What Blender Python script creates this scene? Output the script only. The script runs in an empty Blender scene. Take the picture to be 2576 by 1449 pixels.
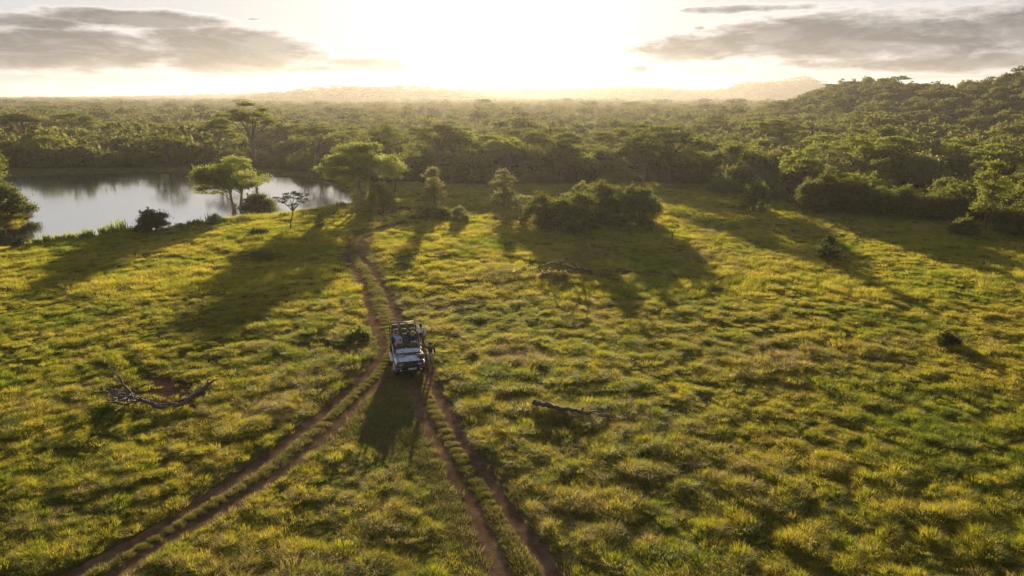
import bpy, math
import numpy as np
from mathutils import Vector, Matrix, Euler

RNG = np.random.default_rng(7)
SC = bpy.context.scene
COL = SC.collection
R = math.radians

# ------------------------------------------------------------------ camera
CAM_H = 16.7
PITCH = 15.7           # degrees below the horizon
FPX = 1717.0           # focal length in pixels of a 2576 px wide picture
cam_d = bpy.data.cameras.new("camera")
cam_d.sensor_width = 36.0
cam_d.lens = 36.0 * FPX / 2576.0
cam_d.clip_start = 0.5
cam_d.clip_end = 30000
cam = bpy.data.objects.new("camera", cam_d)
COL.objects.link(cam)
cam.location = (0, 0, CAM_H)
cam.rotation_euler = (R(90 - PITCH), 0, 0)
SC.camera = cam

# ------------------------------------------------------------------ sun, sky, exposure
SUN_EL = 8.3
SUN_AZ = -1.6          # degrees to the right of straight ahead (+Y)
sun_d = bpy.data.lights.new("sun", 'SUN')
sun_d.energy = 5.0
sun_d.angle = R(0.6)
sun_d.color = (1.0, 0.80, 0.54)
sun = bpy.data.objects.new("sun", sun_d)
COL.objects.link(sun)
_sd = Vector((math.sin(R(SUN_AZ)) * math.cos(R(SUN_EL)), math.cos(R(SUN_AZ)) * math.cos(R(SUN_EL)), math.sin(R(SUN_EL))))
sun.rotation_euler = _sd.to_track_quat('Z', 'Y').to_euler()
sun.location = (0, 60, 80)

SC.view_settings.view_transform = 'Standard'
SC.view_settings.look = 'None'
SC.view_settings.exposure = 1.08
SC.view_settings.gamma = 1
SC.render.engine = 'CYCLES'
SC.cycles.max_bounces = 8
SC.cycles.diffuse_bounces = 3
SC.cycles.glossy_bounces = 3
SC.cycles.transmission_bounces = 4
SC.cycles.transparent_max_bounces = 8
SC.cycles.volume_bounces = 0
SC.cycles.use_denoising = True
SC.cycles.denoising_prefilter = 'NONE'
SC.cycles.use_adaptive_sampling = False
SC.cycles.sample_clamp_indirect = 4.0

class NT:
    """small helper for node trees"""
    def __init__(s, tree):
        s.t = tree; tree.nodes.clear()
    def n(s, kind, **kw):
        nd = s.t.nodes.new(kind)
        for k, v in kw.items():
            setattr(nd, k, v)
        return nd
    def l(s, a, b):
        s.t.links.new(a, b)
    def val(s, sock, v):
        if isinstance(v, bpy.types.NodeSocket): s.l(v, sock)
        else: sock.default_value = v
    def m(s, op, a, b=None, c=None, clamp=False):
        nd = s.n('ShaderNodeMath', operation=op); nd.use_clamp = clamp
        s.val(nd.inputs[0], a)
        if b is not None: s.val(nd.inputs[1], b)
        if c is not None: s.val(nd.inputs[2], c)
        return nd.outputs[0]
    def mix(s, f, a, b, blend='MIX'):
        nd = s.n('ShaderNodeMix', data_type='RGBA', blend_type=blend)
        s.val(nd.inputs[0], f)
        s.val(nd.inputs[6], a if isinstance(a, bpy.types.NodeSocket) else (*a, 1) if len(a) == 3 else a)
        s.val(nd.inputs[7], b if isinstance(b, bpy.types.NodeSocket) else (*b, 1) if len(b) == 3 else b)
        return nd.outputs[2]
    def ramp(s, f, lo, hi, a=0.0, b=1.0, smooth=True):
        nd = s.n('ShaderNodeMapRange')
        nd.interpolation_type = 'SMOOTHSTEP' if smooth else 'LINEAR'
        s.val(nd.inputs[0], f)
        s.val(nd.inputs[1], lo); s.val(nd.inputs[2], hi); s.val(nd.inputs[3], a); s.val(nd.inputs[4], b)
        return nd.outputs[0]
    def noise(s, vec, scale, detail=3, rough=.55, dist=0.0, out=0):
        nd = s.n('ShaderNodeTexNoise')
        nd.inputs['Scale'].default_value = scale
        nd.inputs['Detail'].default_value = detail
        nd.inputs['Roughness'].default_value = rough
        nd.inputs['Distortion'].default_value = dist
        if vec is not None: s.l(vec, nd.inputs['Vector'])
        return nd.outputs[out]

world = bpy.data.worlds.new("World"); SC.world = world; world.use_nodes = True
w = NT(world.node_tree)
sky = w.n('ShaderNodeTexSky', sky_type='NISHITA')
sky.sun_disc = False
sky.sun_elevation = R(SUN_EL); sky.sun_rotation = R(SUN_AZ)
sky.altitude = 100; sky.air_density = 1.0; sky.dust_density = 2.5; sky.ozone_density = 1.0
tc = w.n('ShaderNodeTexCoord')
sx = w.n('ShaderNodeSeparateXYZ'); w.l(tc.outputs['Generated'], sx.inputs[0])
DEG = 180 / math.pi
az = w.m('MULTIPLY', w.m('ARCTAN2', sx.outputs[0], sx.outputs[1]), DEG)
el = w.m('MULTIPLY', w.m('ARCSINE', sx.outputs[2]), DEG)
cv = w.n('ShaderNodeCombineXYZ')
w.l(w.m('MULTIPLY', az, 0.10), cv.inputs[0]); w.l(w.m('MULTIPLY', el, 0.36), cv.inputs[1])
n_big = w.noise(cv.outputs[0], 1.0, 6, .58, .3)
n_mid = w.noise(cv.outputs[0], 2.4, 5, .6, .5)
n_fine = w.noise(cv.outputs[0], 4.5, 5, .6, .2)
wv = w.m('ADD', w.m('MULTIPLY', w.m('SUBTRACT', n_big, .5), 1.9), w.m('MULTIPLY', w.m('SUBTRACT', n_fine, .5), 1.7))
def azel(u, v):
    x = (u - 1288) / FPX; yc = (v - 724) / FPX; th = R(PITCH)
    X, Y, Z = x, math.cos(th) - yc * math.sin(th), -math.sin(th) - yc * math.cos(th)
    return math.degrees(math.atan2(X, Y)), math.degrees(math.atan2(Z, math.hypot(X, Y)))
# cloud banks: (u, v, half width, half height, strength) measured in the photograph, turned into azimuth/elevation
BANKS = [(120, 126, 640, 64, 1.15), (560, 130, 310, 70, 1.25), (330, 46, 300, 28, 1.0), (60, 52, 240, 24, .9), (930, 158, 130, 16, .8),
         (850, 172, 220, 10, .6), (637, 47, 26, 7, .8), (535, 54, 50, 7, .6),
         (1740, 122, 220, 46, 1.1), (2150, 95, 540, 74, 1.15), (2700, 60, 460, 70, 1.1), (2300, 158, 460, 30, .9), (1606, 174, 26, 10, .9),
         (2600, 210, 420, 16, .6), (1760, 70, 20, 6, .7), (300, 222, 700, 14, .45), (-700, 60, 400, 60, 1.0), (3400, 60, 400, 90, 1.0),
         (1900, 20, 220, 12, .7)]
fld = None
for (u, v, a, b, s) in BANKS:
    ca, ce = azel(u, v)
    da = abs(azel(u + a, v)[0] - azel(u - a, v)[0]) / 2
    de = abs(azel(u, v + b)[1] - azel(u, v - b)[1]) / 2
    p = w.m('POWER', w.m('ABSOLUTE', w.m('DIVIDE', w.m('SUBTRACT', az, ca), da)), 2.0)
    q = w.m('POWER', w.m('ABSOLUTE', w.m('DIVIDE', w.m('SUBTRACT', el, ce), de)), 2.0)
    f = w.m('MULTIPLY', w.m('MAXIMUM', w.m('SUBTRACT', 1.0, w.m('ADD', p, q)), -1.5), s)
    fld = f if fld is None else w.m('MAXIMUM', fld, f)
# thin scattered cloud behind the viewer so that the whole sky is plausible
fld = w.m('ADD', fld, w.m('MULTIPLY', w.ramp(sx.outputs[1], .3, -.2), 1.3))
dens = w.m('ADD', fld, wv)
alpha = w.ramp(dens, -.2, .12)
core = w.ramp(dens, -.15, .9)
# angular closeness to the sun
dt = w.n('ShaderNodeVectorMath', operation='DOT_PRODUCT'); w.l(tc.outputs['Generated'], dt.inputs[0]); dt.inputs[1].default_value = _sd
near = w.m('POWER', w.m('MAXIMUM', dt.outputs['Value'], 0.0), 80.0)
near2 = w.m('POWER', w.m('MAXIMUM', dt.outputs['Value'], 0.0), 4.0)
skyc = w.mix(1.0, sky.outputs[0], (1, 1, 1), 'MULTIPLY')
# high thin veil that whitens the sky, lit brighter towards the sun
veil = w.mix(near, (6.5, 6.8, 7.2), (10.2, 10.5, 10.8))
upper = w.ramp(el, 14.0, 42.0)
back = w.ramp(sx.outputs[1], .75, .1)
clear = w.mix(1.0, sky.outputs[0], (1.0, 1.1, 1.25), 'MULTIPLY')
off = w.m('MAXIMUM', upper, back)
skyc = w.mix(w.m('MULTIPLY', w.m('SUBTRACT', 1.0, off), .95), clear, veil)
skyc = w.mix(w.m('MULTIPLY', w.ramp(el, 6.5, 0.0), w.ramp(back, 0.0, 1.0, .6, .15)), skyc, w.mix(near, (3.7, 3.9, 4.2), (8.2, 8.2, 8.3)))
edge = w.mix(near2, (7.0, 6.7, 6.4), (10.5, 10.0, 9.6))
darkc = w.mix(near, (1.1, 1.2, 1.35), (4.2, 4.1, 4.0))
darkc = w.mix(w.m('MULTIPLY', w.ramp(n_mid, .38, .64), .75), darkc, w.mix(near, (3.1, 3.1, 3.15), (6.8, 6.6, 6.4)))
cloudc = w.mix(core, edge, darkc)
cloudc = w.mix(w.m('MULTIPLY', off, .75), cloudc, (2.6, 2.8, 3.2))
allc = w.mix(w.m('MULTIPLY', alpha, .93), skyc, cloudc)
bg = w.n('ShaderNodeBackground'); w.l(allc, bg.inputs[0]); bg.inputs[1].default_value = 0.0475
wo = w.n('ShaderNodeOutputWorld'); w.l(bg.outputs[0], wo.inputs[0])

# ------------------------------------------------------------------ helpers: numbers
def _table(seed):
    return np.random.default_rng(seed).random((256, 256))
_TAB = {}
def vnoise(x, y, seed=0):
    t = _TAB.setdefault(seed, _table(seed + 100))
    x = np.asarray(x, float); y = np.asarray(y, float)
    xi = np.floor(x); yi = np.floor(y)
    fx = x - xi; fy = y - yi
    fx = fx * fx * (3 - 2 * fx); fy = fy * fy * (3 - 2 * fy)
    xi = xi.astype(np.int64) & 255; yi = yi.astype(np.int64) & 255
    x1 = (xi + 1) & 255; y1 = (yi + 1) & 255
    return (t[xi, yi] * (1 - fx) + t[x1, yi] * fx) * (1 - fy) + (t[xi, y1] * (1 - fx) + t[x1, y1] * fx) * fy
def fbm(x, y, seed=0, octv=3, gain=.5):
    s = 0; a = 1; tot = 0
    for k in range(octv):
        s = s + a * vnoise(x * 2 ** k + 17.3 * k, y * 2 ** k - 9.1 * k, seed + k); tot += a; a *= gain
    return s / tot
def sstep(x, a, b):
    t = np.clip((np.asarray(x, float) - a) / (b - a), 0, 1)
    return t * t * (3 - 2 * t)

def ray(u, v):
    x = (u - 1288) / FPX; yc = (v - 724) / FPX; th = R(PITCH)
    return np.array([x, math.cos(th) - yc * math.sin(th), -math.sin(th) - yc * math.cos(th)])
def at_z(u, v, z=0.0):
    d = ray(u, v); t = (z - CAM_H) / d[2]
    return np.array([0, 0, CAM_H]) + d * t
def poly_xy(pts, z=0.0):
    return np.array([at_z(u, v, z)[:2] for u, v in pts])
def dist_polyline(px, py, pts, closed=False):
    d = np.full(np.shape(px), 1e9)
    n = len(pts)
    for i in range(n if closed else n - 1):
        ax, ay = pts[i]; bx, by = pts[(i + 1) % n]
        ex, ey = bx - ax, by - ay
        t = np.clip(((px - ax) * ex + (py - ay) * ey) / (ex * ex + ey * ey + 1e-12), 0, 1)
        d = np.minimum(d, np.hypot(px - ax - t * ex, py - ay - t * ey))
    return d
def inside(px, py, pts):
    c = np.zeros(np.shape(px), bool); n = len(pts)
    for i in range(n):
        ax, ay = pts[i]; bx, by = pts[(i + 1) % n]
        if ay == by: continue
        hit = ((ay > py) != (by > py)) & (px < (bx - ax) * (py - ay) / (by - ay) + ax)
        c ^= hit
    return c
def smooth_line(pts, n=6):
    """Catmull-Rom through the points"""
    pts = np.array(pts, float); out = []
    for i in range(len(pts) - 1):
        p0 = pts[max(i - 1, 0)]; p1 = pts[i]; p2 = pts[i + 1]; p3 = pts[min(i + 2, len(pts) - 1)]
        for k in range(n):
            t = k / n
            out.append(.5 * ((2 * p1) + (-p0 + p2) * t + (2 * p0 - 5 * p1 + 4 * p2 - p3) * t * t + (-p0 + 3 * p1 - 3 * p2 + p3) * t ** 3))
    out.append(pts[-1])
    return np.array(out)

# ------------------------------------------------------------------ the lie of the land
POND = poly_xy(smooth_line([(-330, 690), (-150, 650), (0, 626), (60, 616), (120, 607), (200, 597), (300, 587), (390, 578), (440, 571), (520, 560),
                (600, 548), (700, 541), (760, 530), (830, 518), (890, 511), (907, 502), (905, 488), (893, 470), (870, 456), (840, 447), (780, 440), (700, 434),
                (600, 430), (500, 427), (350, 428), (200, 429), (60, 433), (-100, 437), (-330, 437)], 3))
SPIT = poly_xy([(-460, 585), (-60, 572), (20, 556), (48, 543), (52, 530), (20, 515), (-60, 500), (-460, 500)])
TRACKS_D = {
 'R_left': [(1330, 1620), (1263, 1449), (1218, 1330), (1174, 1230), (1140, 1170), (1107, 1111), (1072, 1051), (1048, 1000), (1030, 950), (1012, 900), (990, 850), (960, 805)],
 'R_right': [(1490, 1620), (1385, 1429), (1325, 1345), (1274, 1270), (1215, 1185), (1166, 1111), (1120, 1031), (1089, 971), (1066, 925), (1045, 880), (1020, 835), (992, 775)],
 'L_left': [(-60, 1570), (190, 1446), (372, 1348), (508, 1260), (643, 1172), (779, 1067), (850, 1008), (910, 956), (948, 915), (968, 875), (960, 830)],
 'L_right': [(40, 1570), (271, 1452), (440, 1343), (575, 1266), (711, 1184), (846, 1068), (894, 1011), (950, 960), (985, 915), (1000, 870), (995, 820)],
 'U_left': [(985, 930), (972, 875), (950.5, 829.7), (932, 784.6), (920, 739), (905, 703), (887, 667), (874.6, 649), (872, 631), (876, 609), (891, 597), (920, 588), (947, 580), (975, 570)],
 'U_right': [(1040, 930), (1020, 865), (1001, 810), (992, 775.5), (973, 735), (954, 703), (936, 671), (918, 654.5), (904, 631), (906, 609), (922, 598), (945, 589), (975, 578), (1010, 566)],
}
TRACKS = {k: poly_xy(smooth_line(v, 5)) for k, v in TRACKS_D.items()}
# worn ground where the grass is cropped short: between the two tracks and round the vehicle
WORN = poly_xy([(1000, 1190), (930, 1140), (860, 1120), (760, 1160), (600, 1280), (430, 1380), (240, 1500), (160, 1500), (380, 1325), (560, 1205), (730, 1075), (860, 970), (930, 890),
                (935, 830), (900, 740), (860, 670), (858, 600), (930, 570), (950, 620), (1000, 720), (1030, 790), (1060, 860), (1100, 950), (1200, 1110), (1330, 1280), (1470, 1470), (1160, 1470),
                (1130, 1370), (1070, 1230)])

def G(x, y, cx, cy, sx_, sy_, rot=0.0, p=2.0):
    c, s = math.cos(rot), math.sin(rot)
    a = ((x - cx) * c + (y - cy) * s) / sx_; b = (-(x - cx) * s + (y - cy) * c) / sy_
    return np.exp(-.5 * (a * a + b * b) ** (p / 2))
def pond_sd(x, y):
    """signed distance, positive inside the water"""
    ins = inside(x, y, POND) & ~inside(x, y, SPIT)
    d = np.minimum(dist_polyline(x, y, POND, True), dist_polyline(x, y, SPIT, True))
    d = np.where(ins, d, -np.minimum(dist_polyline(x, y, POND, True), np.where(inside(x, y, SPIT), dist_polyline(x, y, SPIT, True), 1e9)))
    return d
def base_h(x, y):
    x = np.asarray(x, float); y = np.asarray(y, float)
    z = .5 * (fbm(x / 22, y / 22, 3, 2) - .5) * sstep(np.hypot(x + 6, y - 40), 5, 25)
    r = np.hypot(x, y)
    # the wooded hill on the right: two spurs
    far = sstep(r, 150, 330)
    z = z + HILL(x, y)
    z = z + far * 4 * (fbm(x / 90, y / 90, 5, 3) - .5)
    z = z + sstep(r, 900, 2200) * 10 * (fbm(x / 700, y / 700, 9, 3) - .45)
    # distant hills
    z = z + 36 * G(x, y, -360, 1900, 250, 200, .1, 3.5)
    z = z + 33 * G(x, y, 392, 2300, 210, 180, 0, 2.4)
    z = z + 45 * G(x, y, 890, 2400, 125, 160, 0, 3.6) + 38 * G(x, y, 1060, 2430, 95, 140, 0, 2.6) + 8 * G(x, y, 720, 2450, 90, 160)
    z = z + 34 * G(x, y, 150, 2750, 1100, 260, 0, 3)
    return z
def HILL(x, y):
    return (20 * G(x, y, 233.7, 470, 35.3, 110, -.42) + 30 * G(x, y, 284, 340, 40.6, 75, -.5) + 1.7 * G(x, y, 250, 380, 80, 120)
            + 18 * G(x, y, 480, 480, 107, 150))
def ground_z(x, y):
    x = np.atleast_1d(np.asarray(x, float)); y = np.atleast_1d(np.asarray(y, float))
    z = base_h(x, y)
    nearp = (np.abs(x + 40) < 140) & (y > 60) & (y < 240)
    if nearp.any():
        sd = pond_sd(x[nearp], y[nearp])
        z[nearp] += -1.9 * sstep(sd, -.6, 4.5)
    return z
def gz(x, y):
    return float(ground_z(x, y)[0])
def hit(u, v):
    """the point of the ground seen at a pixel"""
    d = ray(u, v); t = 20.0
    for _ in range(4000):
        p = d * t; h = CAM_H + p[2] - gz(p[0], p[1])
        if h < .02: break
        t += max(.02, h * .8)
    return np.array([p[0], p[1], gz(p[0], p[1])]), t

# ------------------------------------------------------------------ helpers: objects
def tag(o, label=None, cat=None, group=None, kind=None):
    if label: o['label'] = label
    if cat: o['category'] = cat
    if group: o['group'] = group
    if kind: o['kind'] = kind
    return o
def np_mesh(name, verts, quads=None, tris=None, smooth=False):
    me = bpy.data.meshes.new(name)
    verts = np.asarray(verts, np.float32)
    nq = 0 if quads is None else len(quads); nt = 0 if tris is None else len(tris)
    idx = np.concatenate([np.asarray(quads, np.int32).ravel() if nq else np.zeros(0, np.int32), np.asarray(tris, np.int32).ravel() if nt else np.zeros(0, np.int32)])
    tot = np.concatenate([np.full(nq, 4, np.int32), np.full(nt, 3, np.int32)])
    st = np.concatenate([[0], np.cumsum(tot)[:-1]]).astype(np.int32)
    me.vertices.add(len(verts)); me.vertices.foreach_set('co', verts.ravel())
    me.loops.add(len(idx)); me.loops.foreach_set('vertex_index', idx)
    me.polygons.add(len(tot)); me.polygons.foreach_set('loop_start', st); me.polygons.foreach_set('loop_total', tot)
    if smooth: me.polygons.foreach_set('use_smooth', np.ones(len(tot), bool))
    me.update(calc_edges=True)
    return me
def link(name, me, mat=None, parent=None, loc=None):
    if mat is not None and len(me.materials) == 0: me.materials.append(mat)
    o = bpy.data.objects.new(name, me); COL.objects.link(o)
    if parent is not None: o.parent = parent
    if loc is not None: o.location = loc
    return o
def empty(name, loc=(0, 0, 0), rz=0.0):
    o = bpy.data.objects.new(name, None); COL.objects.link(o)
    o.empty_display_size = .3
    o.location = loc; o.rotation_euler = (0, 0, rz)
    return o

class MB:
    """collects simple shaped pieces into one mesh"""
    def __init__(s): s.v = []; s.f = []; s.sm = []
    def add(s, vs, fs, smooth=False, mat=None):
        b = len(s.v)
        for p in vs: s.v.append(tuple(mat @ Vector(p)) if mat is not None else tuple(p))
        for f in fs: s.f.append([i + b for i in f]); s.sm.append(smooth)
        return s
    def box(s, c, d, rot=(0, 0, 0), taper=1.0):
        x, y, z = d[0] / 2, d[1] / 2, d[2] / 2
        vs = [(-x, -y, -z), (x, -y, -z), (x, y, -z), (-x, y, -z), (-x * taper, -y * taper, z), (x * taper, -y * taper, z), (x * taper, y * taper, z), (-x * taper, y * taper, z)]
        fs = [(0, 3, 2, 1), (4, 5, 6, 7), (0, 1, 5, 4), (1, 2, 6, 5), (2, 3, 7, 6), (3, 0, 4, 7)]
        return s.add(vs, fs, False, Matrix.Translation(c) @ Euler(rot).to_matrix().to_4x4())
    def tube(s, pts, r, n=8, cap=True):
        pts = [Vector(p) for p in pts]; m = len(pts)
        rs = r if hasattr(r, '__len__') else [r] * m
        up = Vector((.13, .21, 1)).normalized(); vs = []; fs = []
        for i, p in enumerate(pts):
            t = (pts[min(i + 1, m - 1)] - pts[max(i - 1, 0)]).normalized()
            a = t.cross(up)
            if a.length < .05: a = t.cross(Vector((1, 0, 0)))
            a.normalize(); b = t.cross(a)
            for k in range(n):
                q = 2 * math.pi * k / n
                vs.append(p + (a * math.cos(q) + b * math.sin(q)) * rs[i])
        for i in range(m - 1):
            for k in range(n):
                fs.append((i * n + k, i * n + (k + 1) % n, (i + 1) * n + (k + 1) % n, (i + 1) * n + k))
        if cap:
            fs.append(tuple(range(n))); fs.append(tuple((m - 1) * n + k for k in reversed(range(n))))
        return s.add(vs, fs, True)
    def lathe(s, prof, axis='X', c=(0, 0, 0), n=24):
        vs = []; fs = []
        for (h, r) in prof:
            for k in range(n):
                q = 2 * math.pi * k / n; a, b = r * math.cos(q), r * math.sin(q)
                vs.append({'X': (h, a, b), 'Y': (a, h, b), 'Z': (a, b, h)}[axis])
        for i in range(len(prof) - 1):
            for k in range(n):
                fs.append((i * n + k, i * n + (k + 1) % n, (i + 1) * n + (k + 1) % n, (i + 1) * n + k))
        return s.add(vs, fs, True, Matrix.Translation(c))
    def loft(s, rings, close=True, cap=True, smooth=False):
        n = len(rings[0]); vs = [p for r in rings for p in r]; fs = []
        for i in range(len(rings) - 1):
            for k in range(n if close else n - 1):
                fs.append((i * n + k, i * n + (k + 1) % n, (i + 1) * n + (k + 1) % n, (i + 1) * n + k))
        if cap and close:
            fs.append(tuple(reversed(range(n)))); fs.append(tuple((len(rings) - 1) * n + k for k in range(n)))
        return s.add(vs, fs, smooth)
    def ball(s, c, r, n=10, m=7, sc=(1, 1, 1)):
        rings = []
        for i in range(m + 1):
            ph = math.pi * i / m
            rr = max(math.sin(ph), .02)
            rings.append([(c[0] + r * sc[0] * rr * math.cos(2 * math.pi * k / n), c[1] + r * sc[1] * rr * math.sin(2 * math.pi * k / n), c[2] - r * sc[2] * math.cos(ph)) for k in range(n)])
        return s.loft(rings, True, True, True)
    def build(s, name, mat, parent=None, bevel=0.0, loc=None):
        me = bpy.data.meshes.new(name); me.from_pydata(s.v, [], s.f)
        me.polygons.foreach_set('use_smooth', s.sm); me.update()
        o = link(name, me, mat, parent, loc)
        if bevel:
            b = o.modifiers.new('bevel', 'BEVEL'); b.width = bevel; b.segments = 2; b.limit_method = 'ANGLE'; b.angle_limit = R(40)
        return o
# ------------------------------------------------------------------ materials
def mat(name):
    m = bpy.data.materials.new(name); m.use_nodes = True
    t = NT(m.node_tree); out = t.n('ShaderNodeOutputMaterial')
    return m, t, out
def plain(name, col, rough=.6, metal=0.0, var=.15, scale=6.0, spec=.5, coat=0.0):
    m, t, out = mat(name)
    g = t.n('ShaderNodeTexCoord')
    n = t.noise(g.outputs['Object'], scale, 4, .6)
    c = t.mix(t.ramp(n, .3, .7), tuple(x * (1 - var) for x in col), tuple(min(1, x * (1 + var)) for x in col))
    p = t.n('ShaderNodeBsdfPrincipled'); t.l(c, p.inputs['Base Color'])
    t.l(t.ramp(n, .2, .8, max(.03, rough - .08), min(1, rough + .08)), p.inputs['Roughness'])
    p.inputs['Metallic'].default_value = metal; p.inputs['Specular IOR Level'].default_value = spec
    p.inputs['Coat Weight'].default_value = coat; p.inputs['Coat Roughness'].default_value = .1
    t.l(p.outputs[0], out.inputs[0])
    return m
def leaf_mat(name, dark, light, trans, tw=.5, rough=.7, nscale=.22):
    """leaves and grass: a reflecting and a transmitting side"""
    m, t, out = mat(name)
    oi = t.n('ShaderNodeObjectInfo'); ge = t.n('ShaderNodeNewGeometry')
    n = t.noise(ge.outputs['Position'], nscale, 3, .6)
    f = t.m('ADD', t.m('MULTIPLY', t.ramp(n, .3, .7), .4), t.m('MULTIPLY', oi.outputs['Random'], .6))
    c = t.mix(f, dark, light)
    ct = t.mix(f, tuple(x * .75 for x in trans), trans)
    p = t.n('ShaderNodeBsdfPrincipled'); t.l(c, p.inputs['Base Color']); p.inputs['Roughness'].default_value = rough
    p.inputs['Specular IOR Level'].default_value = .15
    tr = t.n('ShaderNodeBsdfTranslucent'); t.l(ct, tr.inputs[0])
    mx = t.n('ShaderNodeMixShader'); mx.inputs[0].default_value = tw
    t.l(p.outputs[0], mx.inputs[1]); t.l(tr.outputs[0], mx.inputs[2]); t.l(mx.outputs[0], out.inputs[0])
    return m
def grass_mat(name, a, b, c_, ta, tb, tc_, tw=.5):
    m, t, out = mat(name)
    ge = t.n('ShaderNodeNewGeometry'); oi = t.n('ShaderNodeObjectInfo')
    n1 = t.noise(ge.outputs['Position'], .11, 4, .6)
    n2 = t.noise(ge.outputs['Position'], .9, 3, .6)
    f = t.m('ADD', t.m('MULTIPLY', n1, .55), t.m('MULTIPLY', n2, .45))
    f1 = t.ramp(f, .36, .56); f2 = t.ramp(t.m('ADD', f, t.m('MULTIPLY', t.m('SUBTRACT', oi.outputs['Random'], .5), .25)), .5, .68)
    col = t.mix(f2, t.mix(f1, a, b), c_); tcol = t.mix(f2, t.mix(f1, ta, tb), tc_)
    p = t.n('ShaderNodeBsdfPrincipled'); t.l(col, p.inputs['Base Color']); p.inputs['Roughness'].default_value = .6
    p.inputs['Specular IOR Level'].default_value = .25
    tr = t.n('ShaderNodeBsdfTranslucent'); t.l(tcol, tr.inputs[0])
    mx = t.n('ShaderNodeMixShader'); mx.inputs[0].default_value = tw
    t.l(p.outputs[0], mx.inputs[1]); t.l(tr.outputs[0], mx.inputs[2]); t.l(mx.outputs[0], out.inputs[0])
    return m
M = {}
M['bush'] = leaf_mat('bush_leaves', (.045, .068, .014), (.10, .13, .026), (.26, .29, .04), .46)
M['tree'] = leaf_mat('tree_leaves', (.06, .085, .015), (.13, .16, .03), (.36, .40, .05), .5)
M['fever'] = leaf_mat('pale_green_leaves', (.12, .16, .035), (.20, .24, .055), (.42, .47, .08), .56, nscale=.5)
M['darkleaf'] = leaf_mat('dark_leaves', (.03, .05, .012), (.06, .085, .018), (.11, .14, .03), .35, nscale=.5)
M['sage'] = leaf_mat('feathery_leaves', (.10, .12, .04), (.17, .18, .06), (.38, .38, .12), .52, nscale=.5)
M['far'] = leaf_mat('far_leaves', (.05, .068, .018), (.12, .14, .035), (.28, .30, .06), .46, nscale=.02)
M['reed'] = leaf_mat('bank_plants', (.08, .12, .025), (.16, .19, .05), (.36, .42, .08), .5, nscale=.6)
M['bark'] = plain('bark', (.13, .10, .075), .85, scale=9, var=.3)
M['fbark'] = plain('pale_bark', (.30, .27, .15), .7, scale=7, var=.2)
M['deadwood'] = plain('dead_wood', (.10, .085, .08), .85, scale=10, var=.35)
M['brownwood'] = plain('brown_dead_wood', (.16, .105, .075), .8, scale=10, var=.3)
M['grass'] = grass_mat('meadow_grass', (.055, .095, .012), (.13, .14, .018), (.19, .175, .03), (.31, .40, .025), (.62, .57, .045), (.70, .56, .09), .6)
M['short'] = grass_mat('cropped_grass', (.07, .09, .025), (.14, .13, .04), (.22, .18, .07), (.22, .25, .05), (.34, .32, .08), (.48, .38, .14), .45)
M['straw'] = grass_mat('dry_grass', (.17, .14, .05), (.24, .19, .07), (.31, .24, .10), (.40, .34, .09), (.52, .43, .13), (.60, .48, .19), .5)

def ground_material():
    m, t, out = mat('ground_soil_and_turf')
    ge = t.n('ShaderNodeNewGeometry')
    at = t.n('ShaderNodeAttribute', attribute_name='cover')          # r: forest floor, g: cropped, b: bare soil patch
    sp = t.n('ShaderNodeSeparateColor'); t.l(at.outputs['Color'], sp.inputs[0])
    n1 = t.noise(ge.outputs['Position'], .5, 5, .62); n2 = t.noise(ge.outputs['Position'], 5.0, 4, .65)
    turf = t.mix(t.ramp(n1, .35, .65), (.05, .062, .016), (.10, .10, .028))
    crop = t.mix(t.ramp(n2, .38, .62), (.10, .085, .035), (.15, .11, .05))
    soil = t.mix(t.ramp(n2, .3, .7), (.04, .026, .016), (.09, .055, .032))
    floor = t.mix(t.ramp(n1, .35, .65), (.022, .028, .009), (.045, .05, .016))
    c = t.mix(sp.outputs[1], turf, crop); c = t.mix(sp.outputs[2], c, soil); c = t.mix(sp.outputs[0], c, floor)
    p = t.n('ShaderNodeBsdfPrincipled'); t.l(c, p.inputs['Base Color']); p.inputs['Roughness'].default_value = 1
    p.inputs['Specular IOR Level'].default_value = 0
    b = t.n('ShaderNodeBump'); b.inputs['Strength'].default_value = .6; b.inputs['Distance'].default_value = .08
    t.l(n2, b.inputs['Height']); t.l(b.outputs[0], p.inputs['Normal'])
    t.l(p.outputs[0], out.inputs[0]); return m
def track_material():
    m, t, out = mat('rutted_soil')
    ge = t.n('ShaderNodeNewGeometry')
    n1 = t.noise(ge.outputs['Position'], 1.3, 5, .65); n2 = t.noise(ge.outputs['Position'], 9.0, 4, .7); n3 = t.noise(ge.outputs['Position'], .25, 3)
    c = t.mix(t.ramp(n1, .35, .65), (.115, .07, .042), (.21, .135, .083))
    c = t.mix(t.ramp(n2, .5, .8), c, (.17, .095, .052)); c = t.mix(t.m('MULTIPLY', t.ramp(n3, .4, .7), .5), c, (.05, .03, .02))
    p = t.n('ShaderNodeBsdfPrincipled'); t.l(c, p.inputs['Base Color']); p.inputs['Roughness'].default_value = 1
    p.inputs['Specular IOR Level'].default_value = 0
    b = t.n('ShaderNodeBump'); b.inputs['Strength'].default_value = .9; b.inputs['Distance'].default_value = .05
    t.l(t.m('ADD', n1, n2), b.inputs['Height']); t.l(b.outputs[0], p.inputs['Normal'])
    t.l(p.outputs[0], out.inputs[0]); return m
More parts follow.
